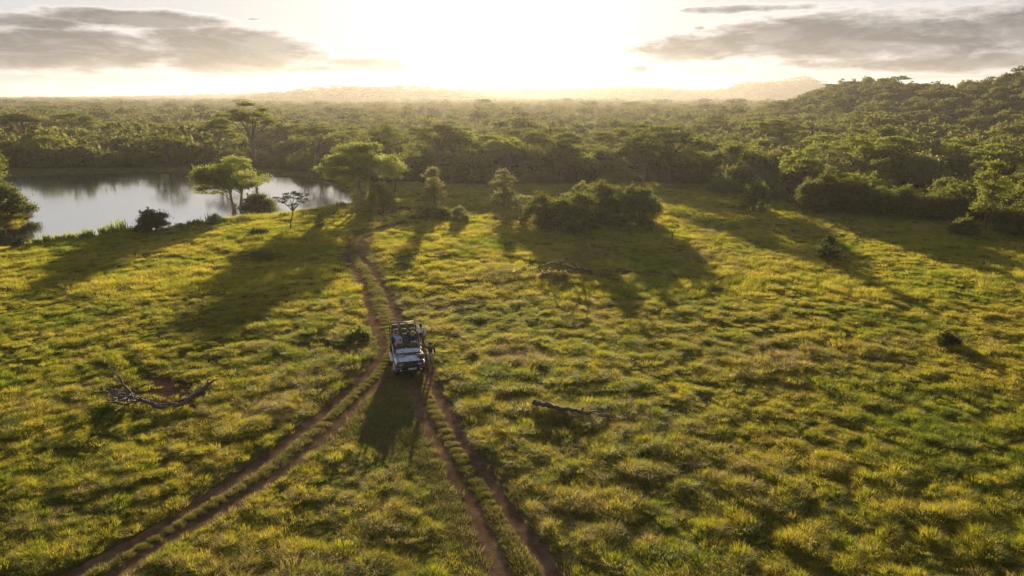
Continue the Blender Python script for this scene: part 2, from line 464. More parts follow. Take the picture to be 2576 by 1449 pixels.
def water_material():
    m, t, out = mat('pond_water')
    ge = t.n('ShaderNodeNewGeometry')
    mp = t.n('ShaderNodeMapping'); mp.inputs['Scale'].default_value = (.6, 1.6, 1); t.l(ge.outputs['Position'], mp.inputs[0])
    n1 = t.noise(mp.outputs[0], 1.6, 3, .5); n2 = t.noise(ge.outputs['Position'], .05, 2, .5)
    p = t.n('ShaderNodeBsdfPrincipled'); p.inputs['Base Color'].default_value = (.035, .04, .035, 1)
    p.inputs['Roughness'].default_value = .09; p.inputs['IOR'].default_value = 4.0; p.inputs['Specular IOR Level'].default_value = .9
    b = t.n('ShaderNodeBump'); b.inputs['Distance'].default_value = .05
    t.l(t.ramp(n2, .45, .75, .02, .12), b.inputs['Strength'])
    t.l(n1, b.inputs['Height']); t.l(b.outputs[0], p.inputs['Normal'])
    t.l(p.outputs[0], out.inputs[0]); return m
M['ground'] = ground_material(); M['track'] = track_material(); M['water'] = water_material()
# ------------------------------------------------------------------ ground: one sheet to the horizon
EDGE = np.array([(-900, 428), (60, 424), (500, 420), (700, 427), (840, 440), (905, 455), (950, 470), (1050, 466), (1200, 472), (1350, 468), (1640, 468), (1780, 474), (1870, 500),
                 (1960, 512), (2010, 528), (2290, 541), (2310, 546), (2450, 572), (2576, 596), (3000, 660)], float)
def forest_edge_r(x, y):
    """distance along Y at which the forest starts, by direction"""
    U = 1288 + FPX * (np.asarray(x) / np.maximum(np.asarray(y), 1.0)) * 1.0
    us = []; ys = []
    for u, v in EDGE:
        p = at_z(u, v, 0); us.append(p[0] / p[1]); ys.append(p[1])
    return np.interp(np.asarray(x) / np.maximum(np.asarray(y), 1.0), us, ys)
SOIL = [(405, 988, 3.6, 2.6), (345, 1000, 2.4, 2.0), (450, 1010, 2.2, 1.8), (815, 872, 2.2, .9), (1000, 535, 6.0, 5.0), (1060, 550, 4.0, 3.0), (1838, 524, 3.2, 1.4), (1395, 695, 2.4, 2.0)]
SOILW = [(at_z(u, v)[0], at_z(u, v)[1], a, b) for u, v, a, b in SOIL]
def soil_mask(x, y):
    s = np.zeros(np.shape(x))
    for cx, cy, a, b in SOILW:
        d = np.sqrt(((x - cx) / a) ** 2 + ((y - cy) / b) ** 2) + 1.1 * (fbm(x / 1.3, y / 1.3, 31, 3) - .5)
        s = np.maximum(s, 1 - sstep(d, .7, 1.15))
    return s
def rut_d(x, y):
    d = np.full(np.shape(x), 99.0); near = (np.abs(x) < 30) & (y < 110)
    if near.any():
        dd = np.full(near.sum(), 99.0)
        for pl in TRACKS.values():
            dd = np.minimum(dd, dist_polyline(x[near], y[near], pl))
        d[near] = dd
    return d
def worn_mask(x, y):
    s = np.zeros(np.shape(x)); near = (np.abs(x) < 40) & (y < 110)
    if near.any():
        xx, yy = x[near], y[near]
        d = dist_polyline(xx, yy, WORN, True) * np.where(inside(xx, yy, WORN), -1, 1)
        s[near] = 1 - sstep(d + 1.6 * (fbm(xx / 1.7, yy / 1.7, 41, 2) - .5), -.6, .5)
    return s
def mound(x, y):
    """tussock relief, 0 to 1"""
    a = fbm(x / .78, y / .74, 51, 2, .55); b = vnoise(x / 2.6, y / 2.4, 57)
    return np.clip((a - .3) / .45, 0, 1) ** 1.2 * (.45 + .75 * b)

def spaced(lo, hi, step, far_lo, far_hi, grow=1.09, maxstep=90):
    mid = list(np.arange(lo, hi + step * .5, step)); s = step; out = []; p = hi
    while p < far_hi:
        s = min(s * grow, maxstep); p += s; out.append(p)
    s = step; p = lo; neg = []
    while p > far_lo:
        s = min(s * grow, maxstep); p -= s; neg.append(p)
    return np.array(neg[::-1] + mid + out)
gx = spaced(-62, 62, .34, -6500, 6500); gy = spaced(14, 118, .34, -800, 8500)
XX, YY = np.meshgrid(gx, gy)
xf, yf = XX.ravel(), YY.ravel()
zf = ground_z(xf, yf)
nearm = (yf < 190) & (yf > 0) & (np.abs(xf) < 160)
cov = np.zeros((len(xf), 4), np.float32); cov[:, 3] = 1
xn, yn = xf[nearm], yf[nearm]
rd = rut_d(xn, yn); wm = worn_mask(xn, yn); sm_ = soil_mask(xn, yn)
keep = (1 - wm * .85) * (1 - sm_ * .8) * sstep(rd, .25, .8)
inmeadow = 1 - sstep(pond_sd(xn, yn), -1.2, 0)
zf[nearm] += .23 * mound(xn, yn) * keep * inmeadow * (1 - sstep(yn, 150, 190))
zf[nearm] += -.16 * (1 - sstep(rd, .32, .62))
zf[nearm] += .06 * sm_ * (fbm(xn / .8, yn / .8, 77, 2) - .5)
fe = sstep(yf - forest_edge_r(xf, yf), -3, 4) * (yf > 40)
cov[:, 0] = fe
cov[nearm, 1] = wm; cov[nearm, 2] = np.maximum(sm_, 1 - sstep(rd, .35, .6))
ny, nx = XX.shape
ii = np.arange(nx * ny).reshape(ny, nx)
quads = np.stack([ii[:-1, :-1].ravel(), ii[:-1, 1:].ravel(), ii[1:, 1:].ravel(), ii[1:, :-1].ravel()], 1)
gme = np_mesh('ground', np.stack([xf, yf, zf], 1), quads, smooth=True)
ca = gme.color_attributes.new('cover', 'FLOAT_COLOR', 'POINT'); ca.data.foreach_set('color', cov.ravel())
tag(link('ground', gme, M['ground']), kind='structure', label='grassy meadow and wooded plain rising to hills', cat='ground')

# water
wv_ = []
WZ = -.55
wme = np_mesh('water', [(-260, 66, WZ), (-12, 66, WZ), (-12, 230, WZ), (-260, 230, WZ)], [(0, 1, 2, 3)])
tag(link('water', wme, M['water']), kind='structure', label='still pond reflecting the pale sky', cat='pond')

# wheel ruts: one sheet per rut, lying in its furrow
def rut_strip(pl, seed):
    pl = smooth_line(pl[::3], 10)
    t = np.gradient(pl, axis=0); t /= np.linalg.norm(t, axis=1)[:, None] + 1e-9
    nrm = np.stack([-t[:, 1], t[:, 0]], 1)
    s = np.concatenate([[0], np.cumsum(np.linalg.norm(np.diff(pl, axis=0), axis=1))])
    K = 9; offs = np.linspace(-1, 1, K); vs = []
    for k, o in enumerate(offs):
        hw = .66 + .24 * (fbm(s / 1.1 + 40 * (o > 0), s * 0 + seed, 61, 3) - .5) * 2
        p = pl + nrm * (o * hw)[:, None] if np.ndim(hw) else pl + nrm * o * hw
        z = base_h(p[:, 0], p[:, 1]) - .045 - .05 * (1 - o * o) - .05 * (abs(o) > .95) + .035 * (fbm(p[:, 0] / .35, p[:, 1] / .35, 63, 2) - .5)
        vs.append(np.column_stack([p, z]))
    n = len(pl); V = np.stack(vs, 1).reshape(-1, 3)
    ii = np.arange(n * K).reshape(n, K)
    q = np.stack([ii[:-1, :-1].ravel(), ii[:-1, 1:].ravel(), ii[1:, 1:].ravel(), ii[1:, :-1].ravel()], 1)
    return V, q
allv = []; allq = []; off = 0
for k, key in enumerate(['R_left', 'R_right', 'L_left', 'L_right', 'U_left', 'U_right']):
    V, q = rut_strip(TRACKS[key], k); V[:, 2] += .004 * k
    allv.append(V); allq.append(q + off); off += len(V)
tm = np_mesh('dirt_track', np.concatenate(allv), np.concatenate(allq), smooth=True)
tag(link('dirt_track', tm, M['track']), kind='structure', label='twin rutted dirt tracks forking in the meadow', cat='track')
# ------------------------------------------------------------------ grass: tuft shapes scattered over the meadow
def tuft(seed, nb, h, spread, wid, lean=.55, segs=2):
    g = np.random.default_rng(seed)
    a = g.random(nb) * 2 * math.pi; r = np.sqrt(g.random(nb)) * spread
    bx, by = r * np.cos(a), r * np.sin(a)
    la = a + g.normal(0, .7, nb); ln = lean * (.3 + g.random(nb)) * h
    hh = h * (.55 + .55 * g.random(nb)) * (1 - .35 * (r / spread) ** 2)
    dx, dy = np.cos(la), np.sin(la)
    pa = g.random(nb) * math.pi; wx, wy = np.cos(pa) * wid / 2, np.sin(pa) * wid / 2
    V = []; Q = []; T = []
    for i in range(nb):
        b = len(V)
        if segs == 2:
            m = (bx[i] + dx[i] * ln[i] * .3, by[i] + dy[i] * ln[i] * .3, hh[i] * .6)
            e = (bx[i] + dx[i] * ln[i], by[i] + dy[i] * ln[i], hh[i] * (1 - .15 * lean))
            V += [(bx[i] - wx[i], by[i] - wy[i], -.08), (bx[i] + wx[i], by[i] + wy[i], -.08), (m[0] + wx[i] * .8, m[1] + wy[i] * .8, m[2]), (m[0] - wx[i] * .8, m[1] - wy[i] * .8, m[2]), e]
            Q.append((b, b + 1, b + 2, b + 3)); T.append((b + 3, b + 2, b + 4))
        else:
            e = (bx[i] + dx[i] * ln[i] * .8, by[i] + dy[i] * ln[i] * .8, hh[i])
            V += [(bx[i] - wx[i], by[i] - wy[i], -.08), (bx[i] + wx[i], by[i] + wy[i], -.08), e]
            T.append((b, b + 1, b + 2))
    return V, Q, T
def proto_collection(name, metas, material):
    c = bpy.data.collections.new(name)
    for i, (V, Q, T) in enumerate(metas):
        me = np_mesh(name + '_tuft', V, Q if len(Q) else None, T)
        me.materials.append(material)
        o = bpy.data.objects.new('%s_%02d' % (name, i), me); c.objects.link(o)
    return c
def scatter_group(coll):
    ng = bpy.data.node_groups.new('scatter', 'GeometryNodeTree')
    ng.interface.new_socket('Geometry', in_out='INPUT', socket_type='NodeSocketGeometry')
    ng.interface.new_socket('Geometry', in_out='OUTPUT', socket_type='NodeSocketGeometry')
    N = ng.nodes; L = ng.links
    gi = N.new('NodeGroupInput'); go = N.new('NodeGroupOutput')
    ci = N.new('GeometryNodeCollectionInfo'); ci.inputs[0].default_value = coll
    ci.inputs['Separate Children'].default_value = True; ci.inputs['Reset Children'].default_value = True
    ip = N.new('GeometryNodeInstanceOnPoints'); ip.inputs['Pick Instance'].default_value = True
    def attr(nm, tp):
        a = N.new('GeometryNodeInputNamedAttribute'); a.data_type = tp; a.inputs[0].default_value = nm
        return a.outputs[0]
    L.new(gi.outputs[0], ip.inputs['Points']); L.new(ci.outputs[0], ip.inputs['Instance'])
    L.new(attr('idx', 'INT'), ip.inputs['Instance Index'])
    er = N.new('FunctionNodeEulerToRotation'); L.new(attr('rot', 'FLOAT_VECTOR'), er.inputs[0])
    L.new(er.outputs[0], ip.inputs['Rotation'])
    L.new(attr('scl', 'FLOAT_VECTOR'), ip.inputs['Scale'])
    L.new(ip.outputs[0], go.inputs[0])
    return ng
def scatter(name, coll, pos, idx, rot, scl):
    me = bpy.data.meshes.new(name); me.vertices.add(len(pos)); me.vertices.foreach_set('co', np.asarray(pos, np.float32).ravel())
    a = me.attributes.new('idx', 'INT', 'POINT'); a.data.foreach_set('value', np.asarray(idx, np.int32))
    a = me.attributes.new('rot', 'FLOAT_VECTOR', 'POINT'); a.data.foreach_set('vector', np.asarray(rot, np.float32).ravel())
    a = me.attributes.new('scl', 'FLOAT_VECTOR', 'POINT'); a.data.foreach_set('vector', np.asarray(scl, np.float32).ravel())
    me.update()
    o = bpy.data.objects.new(name, me); COL.objects.link(o)
    md = o.modifiers.new('scatter', 'NODES'); md.node_group = scatter_group(coll)
    return o
GNEAR = [tuft(s, 95, .22, .34, .012, 1.6) for s in range(5)] + [tuft(s + 80, 190, .34, .26, .011, 1.3) for s in range(3)]
GFAR = [tuft(s + 20, 60, .26, .44, .024, 1.3, 1) for s in range(5)] + [tuft(s + 90, 120, .38, .32, .021, 1.0, 1) for s in range(3)]
c_near = proto_collection('meadow_near', GNEAR, M['grass']); c_far = proto_collection('meadow_far', GFAR, M['grass'])
c_short = proto_collection('cropped', [tuft(s + 40, 34, .16, .26, .02, 1.0, 1) for s in range(4)], M['short'])
c_straw = proto_collection('straw', [tuft(s + 60, 80, .38, .28, .013, 1.3) for s in range(4)], M['straw'])
def ground_surface(x, y):
    z = ground_z(x, y); rd = rut_d(x, y); wm = worn_mask(x, y); sm = soil_mask(x, y)
    keep = (1 - wm * .85) * (1 - sm * .8) * sstep(rd, .25, .8)
    return z + .23 * mound(x, y) * keep * (1 - sstep(y, 150, 190)), rd, wm, sm
def cand(y0, y1, per_m2, seed):
    g = np.random.default_rng(seed)
    wmax = .86 * y1 + 8; n = int((y1 - y0) * 2 * wmax * per_m2)
    x = (g.random(n) * 2 - 1) * wmax; y = y0 + g.random(n) * (y1 - y0)
    k = np.abs(x) < .86 * y + 8; return x[k], y[k], g
STRAW_D = [(1600, 690, 7, 1.6), (1560, 1062, 3, 1.3), (1300, 900, 2, 1), (1110, 770, 2.2, 2.0), (1240, 700, 3, 4), (1480, 640, 3, 3), (820, 870, 3, 1.0), (700, 1035, 2, 1), (1330, 560, 4, 4),
           (1980, 900, 3, 2), (1820, 640, 6, 3), (1740, 1200, 2, 1.2), (860, 960, 2.5, 1.5), (960, 1215, 1, .6), (1290, 1290, 1, .5), (1500, 1330, 2, .7), (2100, 580, 8, 3)]
STRAWW = [(at_z(u, v)[0], at_z(u, v)[1], a, b) for u, v, a, b in STRAW_D]
def straw_mask(x, y):
    s = sstep(fbm(x / 6, y / 5, 91, 3), .60, .74) * .2
    for cx, cy, a, b in STRAWW:
        s = np.maximum(s, .5 * np.exp(-.5 * (((x - cx) / a) ** 2 + ((y - cy) / b) ** 2)))
    return s
def place(y0, y1, dens, seed, big):
    x, y, g = cand(y0, y1, dens, seed)
    k = y < forest_edge_r(x, y) + 4
    x, y = x[k], y[k]
    nearp = y > 55
    sd = np.full(len(x), -99.0)
    if nearp.any(): sd[nearp] = pond_sd(x[nearp], y[nearp])
    k = sd < 1.0; x, y, sd = x[k], y[k], sd[k]
    z, rd, wm, sm = ground_surface(x, y)
    mo = mound(x, y); n = len(x)
    u = g.random(n)
    rutw = .63 + .3 * (fbm(x / .9, y / .9, 65, 2) - .5)
    rot = np.column_stack([g.normal(0, .12, n) - .12, g.normal(0, .12, n), g.random(n) * 6.283])
    sc = (.72 + .5 * mo) * (.5 + .95 * fbm(x / 5, y / 4, 93, 2)) * (.75 + .5 * g.random(n)) * big
    sz = np.column_stack([sc * (.9 + .3 * g.random(n)), sc * (.9 + .3 * g.random(n)), sc * (.65 + .5 * g.random(n))])
    P = np.column_stack([x, y, z])
    ok = rd > rutw
    lush = ok & (g.random(n) > wm * 1.05) & (g.random(n) > sm * .8)
    # sparse patches between tussocks
    lush &= g.random(n) < (.75 + .4 * mo)
    st = lush & (u < straw_mask(x, y)); lush &= ~st
    worn = ok & (wm > .2) & ~lush & ~st & (g.random(n) > sm * .9)
    return P, rot, sz, lush, st, worn, g
def push(store, P, rot, sz, k, g, n_proto, m=1.0):
    store.append((P[k], g.integers(0, n_proto, k.sum()), rot[k], sz[k] * m))
S = {'near': [], 'far': [], 'short': [], 'straw': []}
for (y0, y1, dens, seed, big, key) in [(12, 34, 17, 1, .88, 'near'), (34, 56, 13, 2, .95, 'near'), (56, 90, 8, 3, 1.05, 'far'), (90, 150, 4.5, 4, 1.25, 'far')]:
    P, rot, sz, lush, st, worn, g = place(y0, y1, dens, seed, big)
    push(S[key], P, rot, sz, lush, g, 5); push(S['straw'], P, rot, sz, st, g, 4, .95)
    push(S['short'], P, rot, sz, worn, g, 4, 1.1)
# standing tussocks, each throwing its own shadow
for (y0, y1, dens, seed, key) in [(12, 56, 1.25, 21, 'near'), (56, 112, .8, 22, 'far')]:
    x, y, g = cand(y0, y1, dens, seed); k = (y < forest_edge_r(x, y) + 2); x, y = x[k], y[k]
    sd = pond_sd(x, y); z, rd, wm, sm = ground_surface(x, y); n = len(x)
    k = (sd < -.6) & (rd > .95) & (wm < .35) & (sm < .3) & (g.random(n) < 2.4 * (fbm(x / 5, y / 4, 95, 2) - .28)); n = k.sum()
    sc = (.55 + .75 * g.random(n) ** 1.6) * (1.0 if key == 'near' else 1.1)
    S[key].append((np.column_stack([x, y, z])[k], g.integers(5, 8, n), np.column_stack([g.normal(0, .1, n), g.normal(0, .1, n), g.random(n) * 6.28]), np.column_stack([sc, sc, sc * g.uniform(.7, 1.15, n)])))
# extra cropped turf on worn ground
x, y, g = cand(14, 75, 16, 9); k = np.abs(x) < 34; x, y = x[k], y[k]
z, rd, wm, sm = ground_surface(x, y)
k = (wm > .3) & (rd > .48 + .2 * (fbm(x / .7, y / .7, 66, 2) - .5)) & (g.random(len(x)) < .8)
n = k.sum(); sc = .7 + .6 * g.random(n)
S['short'].append((np.column_stack([x, y, z])[k], g.integers(0, 4, n), np.column_stack([g.normal(0, .1, n), g.normal(0, .1, n), g.random(n) * 6.28]), np.column_stack([sc, sc, sc * .9])))
def flush(name, coll, key, label):
    d = [np.concatenate([s[i] for s in S[key]]) for i in range(4)]
    print(name, len(d[0]))
    tag(scatter(name, coll, *d), kind='stuff', label=label, cat='grass')
# the grassy ridge between each pair of wheel ruts
for (ka, kb) in (('R_left', 'R_right'), ('L_left', 'L_right'), ('U_left', 'U_right')):
    A, B = TRACKS[ka], TRACKS[kb]
    g = np.random.default_rng(len(A) + 3); n = 4200
    t = g.random(n); ia = t * (len(A) - 1); a = np.column_stack([np.interp(ia, np.arange(len(A)), A[:, c]) for c in (0, 1)])
    j = np.array([np.argmin(np.hypot(B[:, 0] - q[0], B[:, 1] - q[1])) for q in a]); b = B[j]
    f = .5 + g.normal(0, .10, n); p = a + (b - a) * f[:, None]
    gap = np.hypot(*(b - a).T); print(ka, 'gap', np.percentile(gap, [10, 50, 90]).round(2)); k = (gap < 2.4) & (gap > .5) & (vnoise(p[:, 0] / .6, p[:, 1] / .6, 73) > .3 * g.random(n)); p = p[k] + g.normal(0, .05, (k.sum(), 2)); n = len(p)
    sc = .75 + .5 * g.random(n); hh = (.22 + .35 * vnoise(p[:, 0] / .9, p[:, 1] / .9, 71))
    S['short'].append((np.column_stack([p, base_h(p[:, 0], p[:, 1]) - .02]), g.integers(0, 4, n), np.column_stack([g.normal(0, .12, n), g.normal(0, .12, n), g.random(n) * 6.28]), np.column_stack([sc * .42, sc * .42, sc * hh * 1.1])))
flush('meadow_grass', c_near, 'near', 'tall tussocky green grass covering the nearer meadow')
flush('meadow_grass', c_far, 'far', 'tall tussocky green grass covering the farther meadow')
flush('cropped_grass', c_short, 'short', 'short cropped grass between and beside the wheel ruts')
flush('dry_grass', c_straw, 'straw', 'patches of dry straw coloured grass in the meadow')
# ------------------------------------------------------------------ trees
def leaf_cloud(puffs, per, size, g, flat=.0, hollow=.35, droop=0.0):
    """leaves as many small separate faces in ellipsoid clumps -> verts, quads"""
    C = []; D = []
    for (cx, cy, cz, rx, ry, rz) in puffs:
        n = max(6, int(per * (rx * ry + rx * rz + ry * rz) / 3))
        d = g.normal(size=(n, 3)); d /= np.linalg.norm(d, axis=1)[:, None]
        d[:, 2] = np.where(d[:, 2] < -.3, -d[:, 2] * .6, d[:, 2])
        r = (hollow + (1 - hollow) * g.random(n) ** .6)[:, None]
        r = r * (1 + .24 * g.normal(size=(n, 1)))
        C.append(np.array([cx, cy, cz]) + d * r * np.array([rx, ry, rz])); D.append(d)
    C = np.concatenate(C); D = np.concatenate(D); n = len(C)
    t = g.normal(size=(n, 3)); t[:, 2] *= (1 - flat); t[:, 2] -= droop
    t /= np.linalg.norm(t, axis=1)[:, None]
    b = np.cross(t, D + .9 * g.normal(size=(n, 3))); b /= np.linalg.norm(b, axis=1)[:, None] + 1e-9
    s = (size * (.6 + .8 * g.random(n)))[:, None]
    V = np.stack([C - t * s * .5, C + b * s * .26, C + t * s * .5, C - b * s * .26], 1).reshape(-1, 3)
    Q = np.arange(n * 4).reshape(n, 4)
    return V, Q
def limb(mb, a, b, ra, rb, g, bend=.12, seg=5, n=6):
    a = np.array(a, float); b = np.array(b, float); L = np.linalg.norm(b - a)
    pts = []; off = np.zeros(3)
    for i in range(seg + 1):
        t = i / seg
        if 0 < i < seg: off = off + g.normal(0, bend * L / seg, 3)
        pts.append(a + (b - a) * t + off * math.sin(math.pi * t) + np.array([0, 0, .1 * L * math.sin(math.pi * t)]))
    mb.tube(pts, [ra + (rb - ra) * (i / seg) for i in range(seg + 1)], n)
    return pts
# each maker returns (crown verts, crown quads, MB of wood); unit metres, base at the origin
def k_bush(g, W, H, leaf=.3, per=None, n=None, lobes=1):
    """dense rounded shrub or low tree, leaves to the ground"""
    n = n or int(24 + 4 * W); P = []
    for i in range(n):
        a = g.random() * 6.283; ph = math.asin(g.random() ** 1.15); r = .70 + .12 * g.random()
        pr = (.10 + .17 * g.random()) * W
        P.append((r * .5 * W * math.cos(ph) * math.cos(a), r * .5 * W * math.cos(ph) * math.sin(a), max(pr * .55, (H - pr * .7) * math.sin(ph) * (.85 + .2 * g.random())), pr, pr, pr * .75))
    P.append((0, 0, H * .45, W * .36, W * .36, H * .42))
    if lobes > 1:
        P = []
        for k in range(lobes):
            cx, cy = (-.30 + .60 * k / (lobes - 1)) * W + .04 * W * g.normal(), .12 * W * g.normal(); w2 = W * (.54 + .12 * g.random()); h2 = H * (.85 + .25 * g.random())
            P.append((cx, cy, h2 * .42, w2 * .40, w2 * .40, h2 * .42))
            for i in range(40):
                a = g.random() * 6.283; ph = math.asin(g.random() ** .75); r = .66 + .24 * g.random(); pr = (.10 + .13 * g.random()) * w2
                P.append((cx + r * .5 * w2 * math.cos(ph) * math.cos(a), cy + r * .5 * w2 * math.cos(ph) * math.sin(a), max(pr * .5, (h2 - pr * .6) * math.sin(ph) * (.85 + .25 * g.random())), pr, pr, pr * .8))
    for i in range(int(8 + 2 * W)):       # ragged shoots past the outline
        q = P[int(g.integers(0, len(P)))]; P.append((q[0] * 1.08, q[1] * 1.08, q[2] + q[5] * (.9 + .4 * g.random()), .045 * W, .045 * W, .07 * W))
    V, Q = leaf_cloud(P, per or 17 / leaf ** 2, leaf, g)
    V[:, 2] = np.maximum(V[:, 2], -.05 + .12 * g.random(len(V)))
    mb = MB()
    for i in range(5):
        a = g.random() * 6.283
        limb(mb, (.1 * math.cos(a), .1 * math.sin(a), -.2), (.3 * W * math.cos(a), .3 * W * math.sin(a), .6 * H), .07 + .01 * W, .02, g)
    return V, Q, mb
def k_broad(g, W, H, leaf=.35, per=None):
    """trunk with a raised irregular domed crown"""
    P = []; mb = MB(); hb = H * .32
    top = limb(mb, (0, 0, -.3), (.05 * W * g.normal(), .05 * W * g.normal(), H * .5), .035 * H, .022 * H, g, .05)[-1]
    for i in range(int(15 + 1.3 * W)):
        a = g.random() * 6.283; r = math.sqrt(g.random()) * .40 * W; pr = (.12 + .11 * g.random()) * W
        zt = hb + (H - hb) * (1 - (r / (.5 * W)) ** 2 * .75) - pr * .6
        z = zt - g.random() ** 1.7 * (zt - hb) * .75
        P.append((r * math.cos(a), r * math.sin(a), z, pr, pr, pr * .62))
    for p in P[::3]:
        limb(mb, (top[0] * .8, top[1] * .8, H * (.25 + .2 * g.random())), p[:3], .014 * H, .005 * H, g)
    V, Q = leaf_cloud(P, per or 13 / leaf ** 2, leaf, g)
    return V, Q, mb
def k_acacia(g, W, H, leaf=.35, per=None, layers=3, base=.55, thick=.11):
    """flat layered crown on spreading limbs"""
    P = []; mb = MB(); lean = g.normal(0, .03, 2) * H
    limb(mb, (0, 0, -.3), (lean[0], lean[1], H * base * .7), .028 * H, .02 * H, g, .05)
    f0 = np.array([lean[0], lean[1], H * base * .68])
    nl = 7 + int(W / 2)
    for i in range(nl):
        a = 6.283 * (i + g.random() * .7) / nl; lay = g.integers(0, layers)
        r = (.16 + .30 * g.random()) * W * (1 - .12 * (layers - 1 - lay) * 0)
        z = H * (1 - thick * .8) - (layers - 1 - lay) * H * (.62 - base * .35) / max(layers, 2) * (.35 + .65 * g.random()) - .10 * H * (r / (.5 * W)) ** 2
        c = np.array([lean[0] + r * math.cos(a), lean[1] + r * math.sin(a), z])
        limb(mb, f0, c - np.array([0, 0, .03 * H]), .013 * H, .004 * H, g, .10, 5, 5)
        for k in range(5):
            q = g.normal(0, 1, 3) * np.array([.10 * W, .10 * W, .015 * H]); pr = (.09 + .07 * g.random()) * W
            P.append((*(c + q), pr, pr, thick * H * (.35 + .3 * g.random())))
    for k in range(5):
        q = g.normal(0, .09 * W, 2); P.append((lean[0] + q[0], lean[1] + q[1], H * (1 - thick * .6), .14 * W, .14 * W, thick * H * .5))
    V, Q = leaf_cloud(P, per or 13 / leaf ** 2, leaf, g, flat=.2)
    return V, Q, mb
def k_fever(g, W, H, leaf=.22, per=None, low=True, forks=3):
    """fever tree: pale forked trunk, loose rounded crown of layered sprays"""
    P = []; mb = MB(); tops = []
    for i in range(forks):
        a = 6.283 * i / forks + g.random() * .8; e = (.12 * W * math.cos(a), .12 * W * math.sin(a), H * (.48 + .1 * g.random()))
        limb(mb, (.02 * W * math.cos(a), .02 * W * math.sin(a), -.3), e, .026 * H, .014 * H, g, .08, 6, 7); tops.append(e)
    nb = 46
    for i in range(nb):
        a = 6.283 * g.random(); r = .45 * g.random() ** .62 * W
        z = H * (.95 - .36 * (r / (.5 * W)) ** 2.0) - g.random() ** 1.2 * H * .56 * (1 - .6 * r / (.5 * W))
        t = tops[i % forks]; c = np.array([r * math.cos(a), r * math.sin(a), z])
        limb(mb, np.array(t) * (.75 + .25 * g.random()), c, .009 * H, .003 * H, g, .12, 5, 5)
        for k in range(3):
            q = g.normal(0, 1, 3) * np.array([.06 * W, .06 * W, .02 * H]); pr = (.07 + .07 * g.random()) * W
            P.append((*(c + q), pr, pr, pr * .62))
    for k in range(5):
        q = g.normal(0, .12 * W, 2); P.append((q[0], q[1], H * .9, .13 * W, .13 * W, .08 * H))
    if low:
        for s in (1.0, .6):
            a = math.pi + g.normal(0, .25); c = np.array([.42 * W * s * math.cos(a), .2 * W * math.sin(a), H * .40])
            limb(mb, (0, 0, H * .2), c, .012 * H, .003 * H, g, .12)
            for k in range(4):
                q = g.normal(0, 1, 3) * np.array([.07 * W, .05 * W, .01 * H]); P.append((*(c + q), .07 * W, .07 * W, .022 * H))
    V, Q = leaf_cloud(P, per or 13 / leaf ** 2, leaf, g, flat=.1)
    return V, Q, mb
def k_column(g, W, H, leaf=.24, per=None, drop=.3):
    """upright tree with ragged hanging sprays from top to skirt"""
    P = []; mb = MB()
    limb(mb, (0, 0, -.3), (.03 * W, 0, H * .9), .022 * H + .04, .01 * H, g, .04)
    for i in range(34):
        t = g.random() ** .8; z = H * (.14 + .82 * t)
        rr = .5 * W * min(1.0, (1.12 - t) * 1.7) * (.72 + .28 * math.sin(t * 9 + 1)); a = g.random() * 6.283; r = rr * (.25 + .6 * g.random())
        pr = (.12 + .09 * g.random()) * W
        P.append((r * math.cos(a), r * math.sin(a), z, pr, pr, pr * .7))
        if i % 3 == 0: limb(mb, (0, 0, z - .15 * H * g.random()), (r * math.cos(a), r * math.sin(a), z), .012 * H, .004 * H, g)
    V, Q = leaf_cloud(P, per or 13 / leaf ** 2, leaf, g, droop=drop)
    return V, Q, mb
def k_spray(g, W, H, leaf=.1, per=None):
    mb = MB(); V = []; Q = []
    for i in range(60):
        a = g.random() * 6.283; r = W * .5 * g.random(); h = H * (.5 + .6 * g.random()); b0 = np.array([.35 * W * g.normal(), .12 * W * g.normal(), -.05])
        e = b0 + np.array([math.cos(a) * r * .7, math.sin(a) * r * .5, h]); w_ = np.array([.035, .01, 0]); m_ = (b0 + e) / 2 + np.array([0, 0, .1 * h]); n0 = len(V)
        V += [b0 - w_, b0 + w_, m_ + w_ * 1.4, m_ - w_ * 1.4, e + w_ * .3, e - w_ * .3]; Q += [(n0, n0 + 1, n0 + 2, n0 + 3), (n0 + 3, n0 + 2, n0 + 4, n0 + 5)]
    V2, Q2 = leaf_cloud([(0, 0, H * .35, W * .4, W * .3, H * .4)], 60, .18, g); n0 = len(V)
    mb.tube([(0, 0, -.1), (0, 0, H * .5)], .02, 5)
    return np.concatenate([np.array(V), V2]), np.concatenate([np.array(Q), Q2 + n0]), mb
def k_sapling(g, W, H, leaf=.15, per=None):
    """thin leaning stem, open vase of twigs with sparse leaf sprays"""
    P = []; mb = MB(); f = (.05 * H, 0, .40 * H)
    limb(mb, (-.04 * H, 0, -.2), f, .016 * H, .012 * H, g, .08)
    for i in range(15):
        a = 6.283 * (i + .6 * g.random()) / 15; r = (.12 + .36 * g.random()) * W; z = H * (.56 + .40 * g.random() * (1 - r / W))
        c = np.array([.05 * H + r * math.cos(a), r * math.sin(a), z])
        limb(mb, f, c, .007 * H, .0025 * H, g, .10)
        for k in range(3):
            q = g.normal(0, 1, 3) * np.array([.07 * W, .07 * W, .025 * H]); P.append((*(c + q), .09 * W, .09 * W, .04 * H))
    V, Q = leaf_cloud(P, per or 12 / leaf ** 2, leaf, g, flat=.6)
    return V, Q, mb
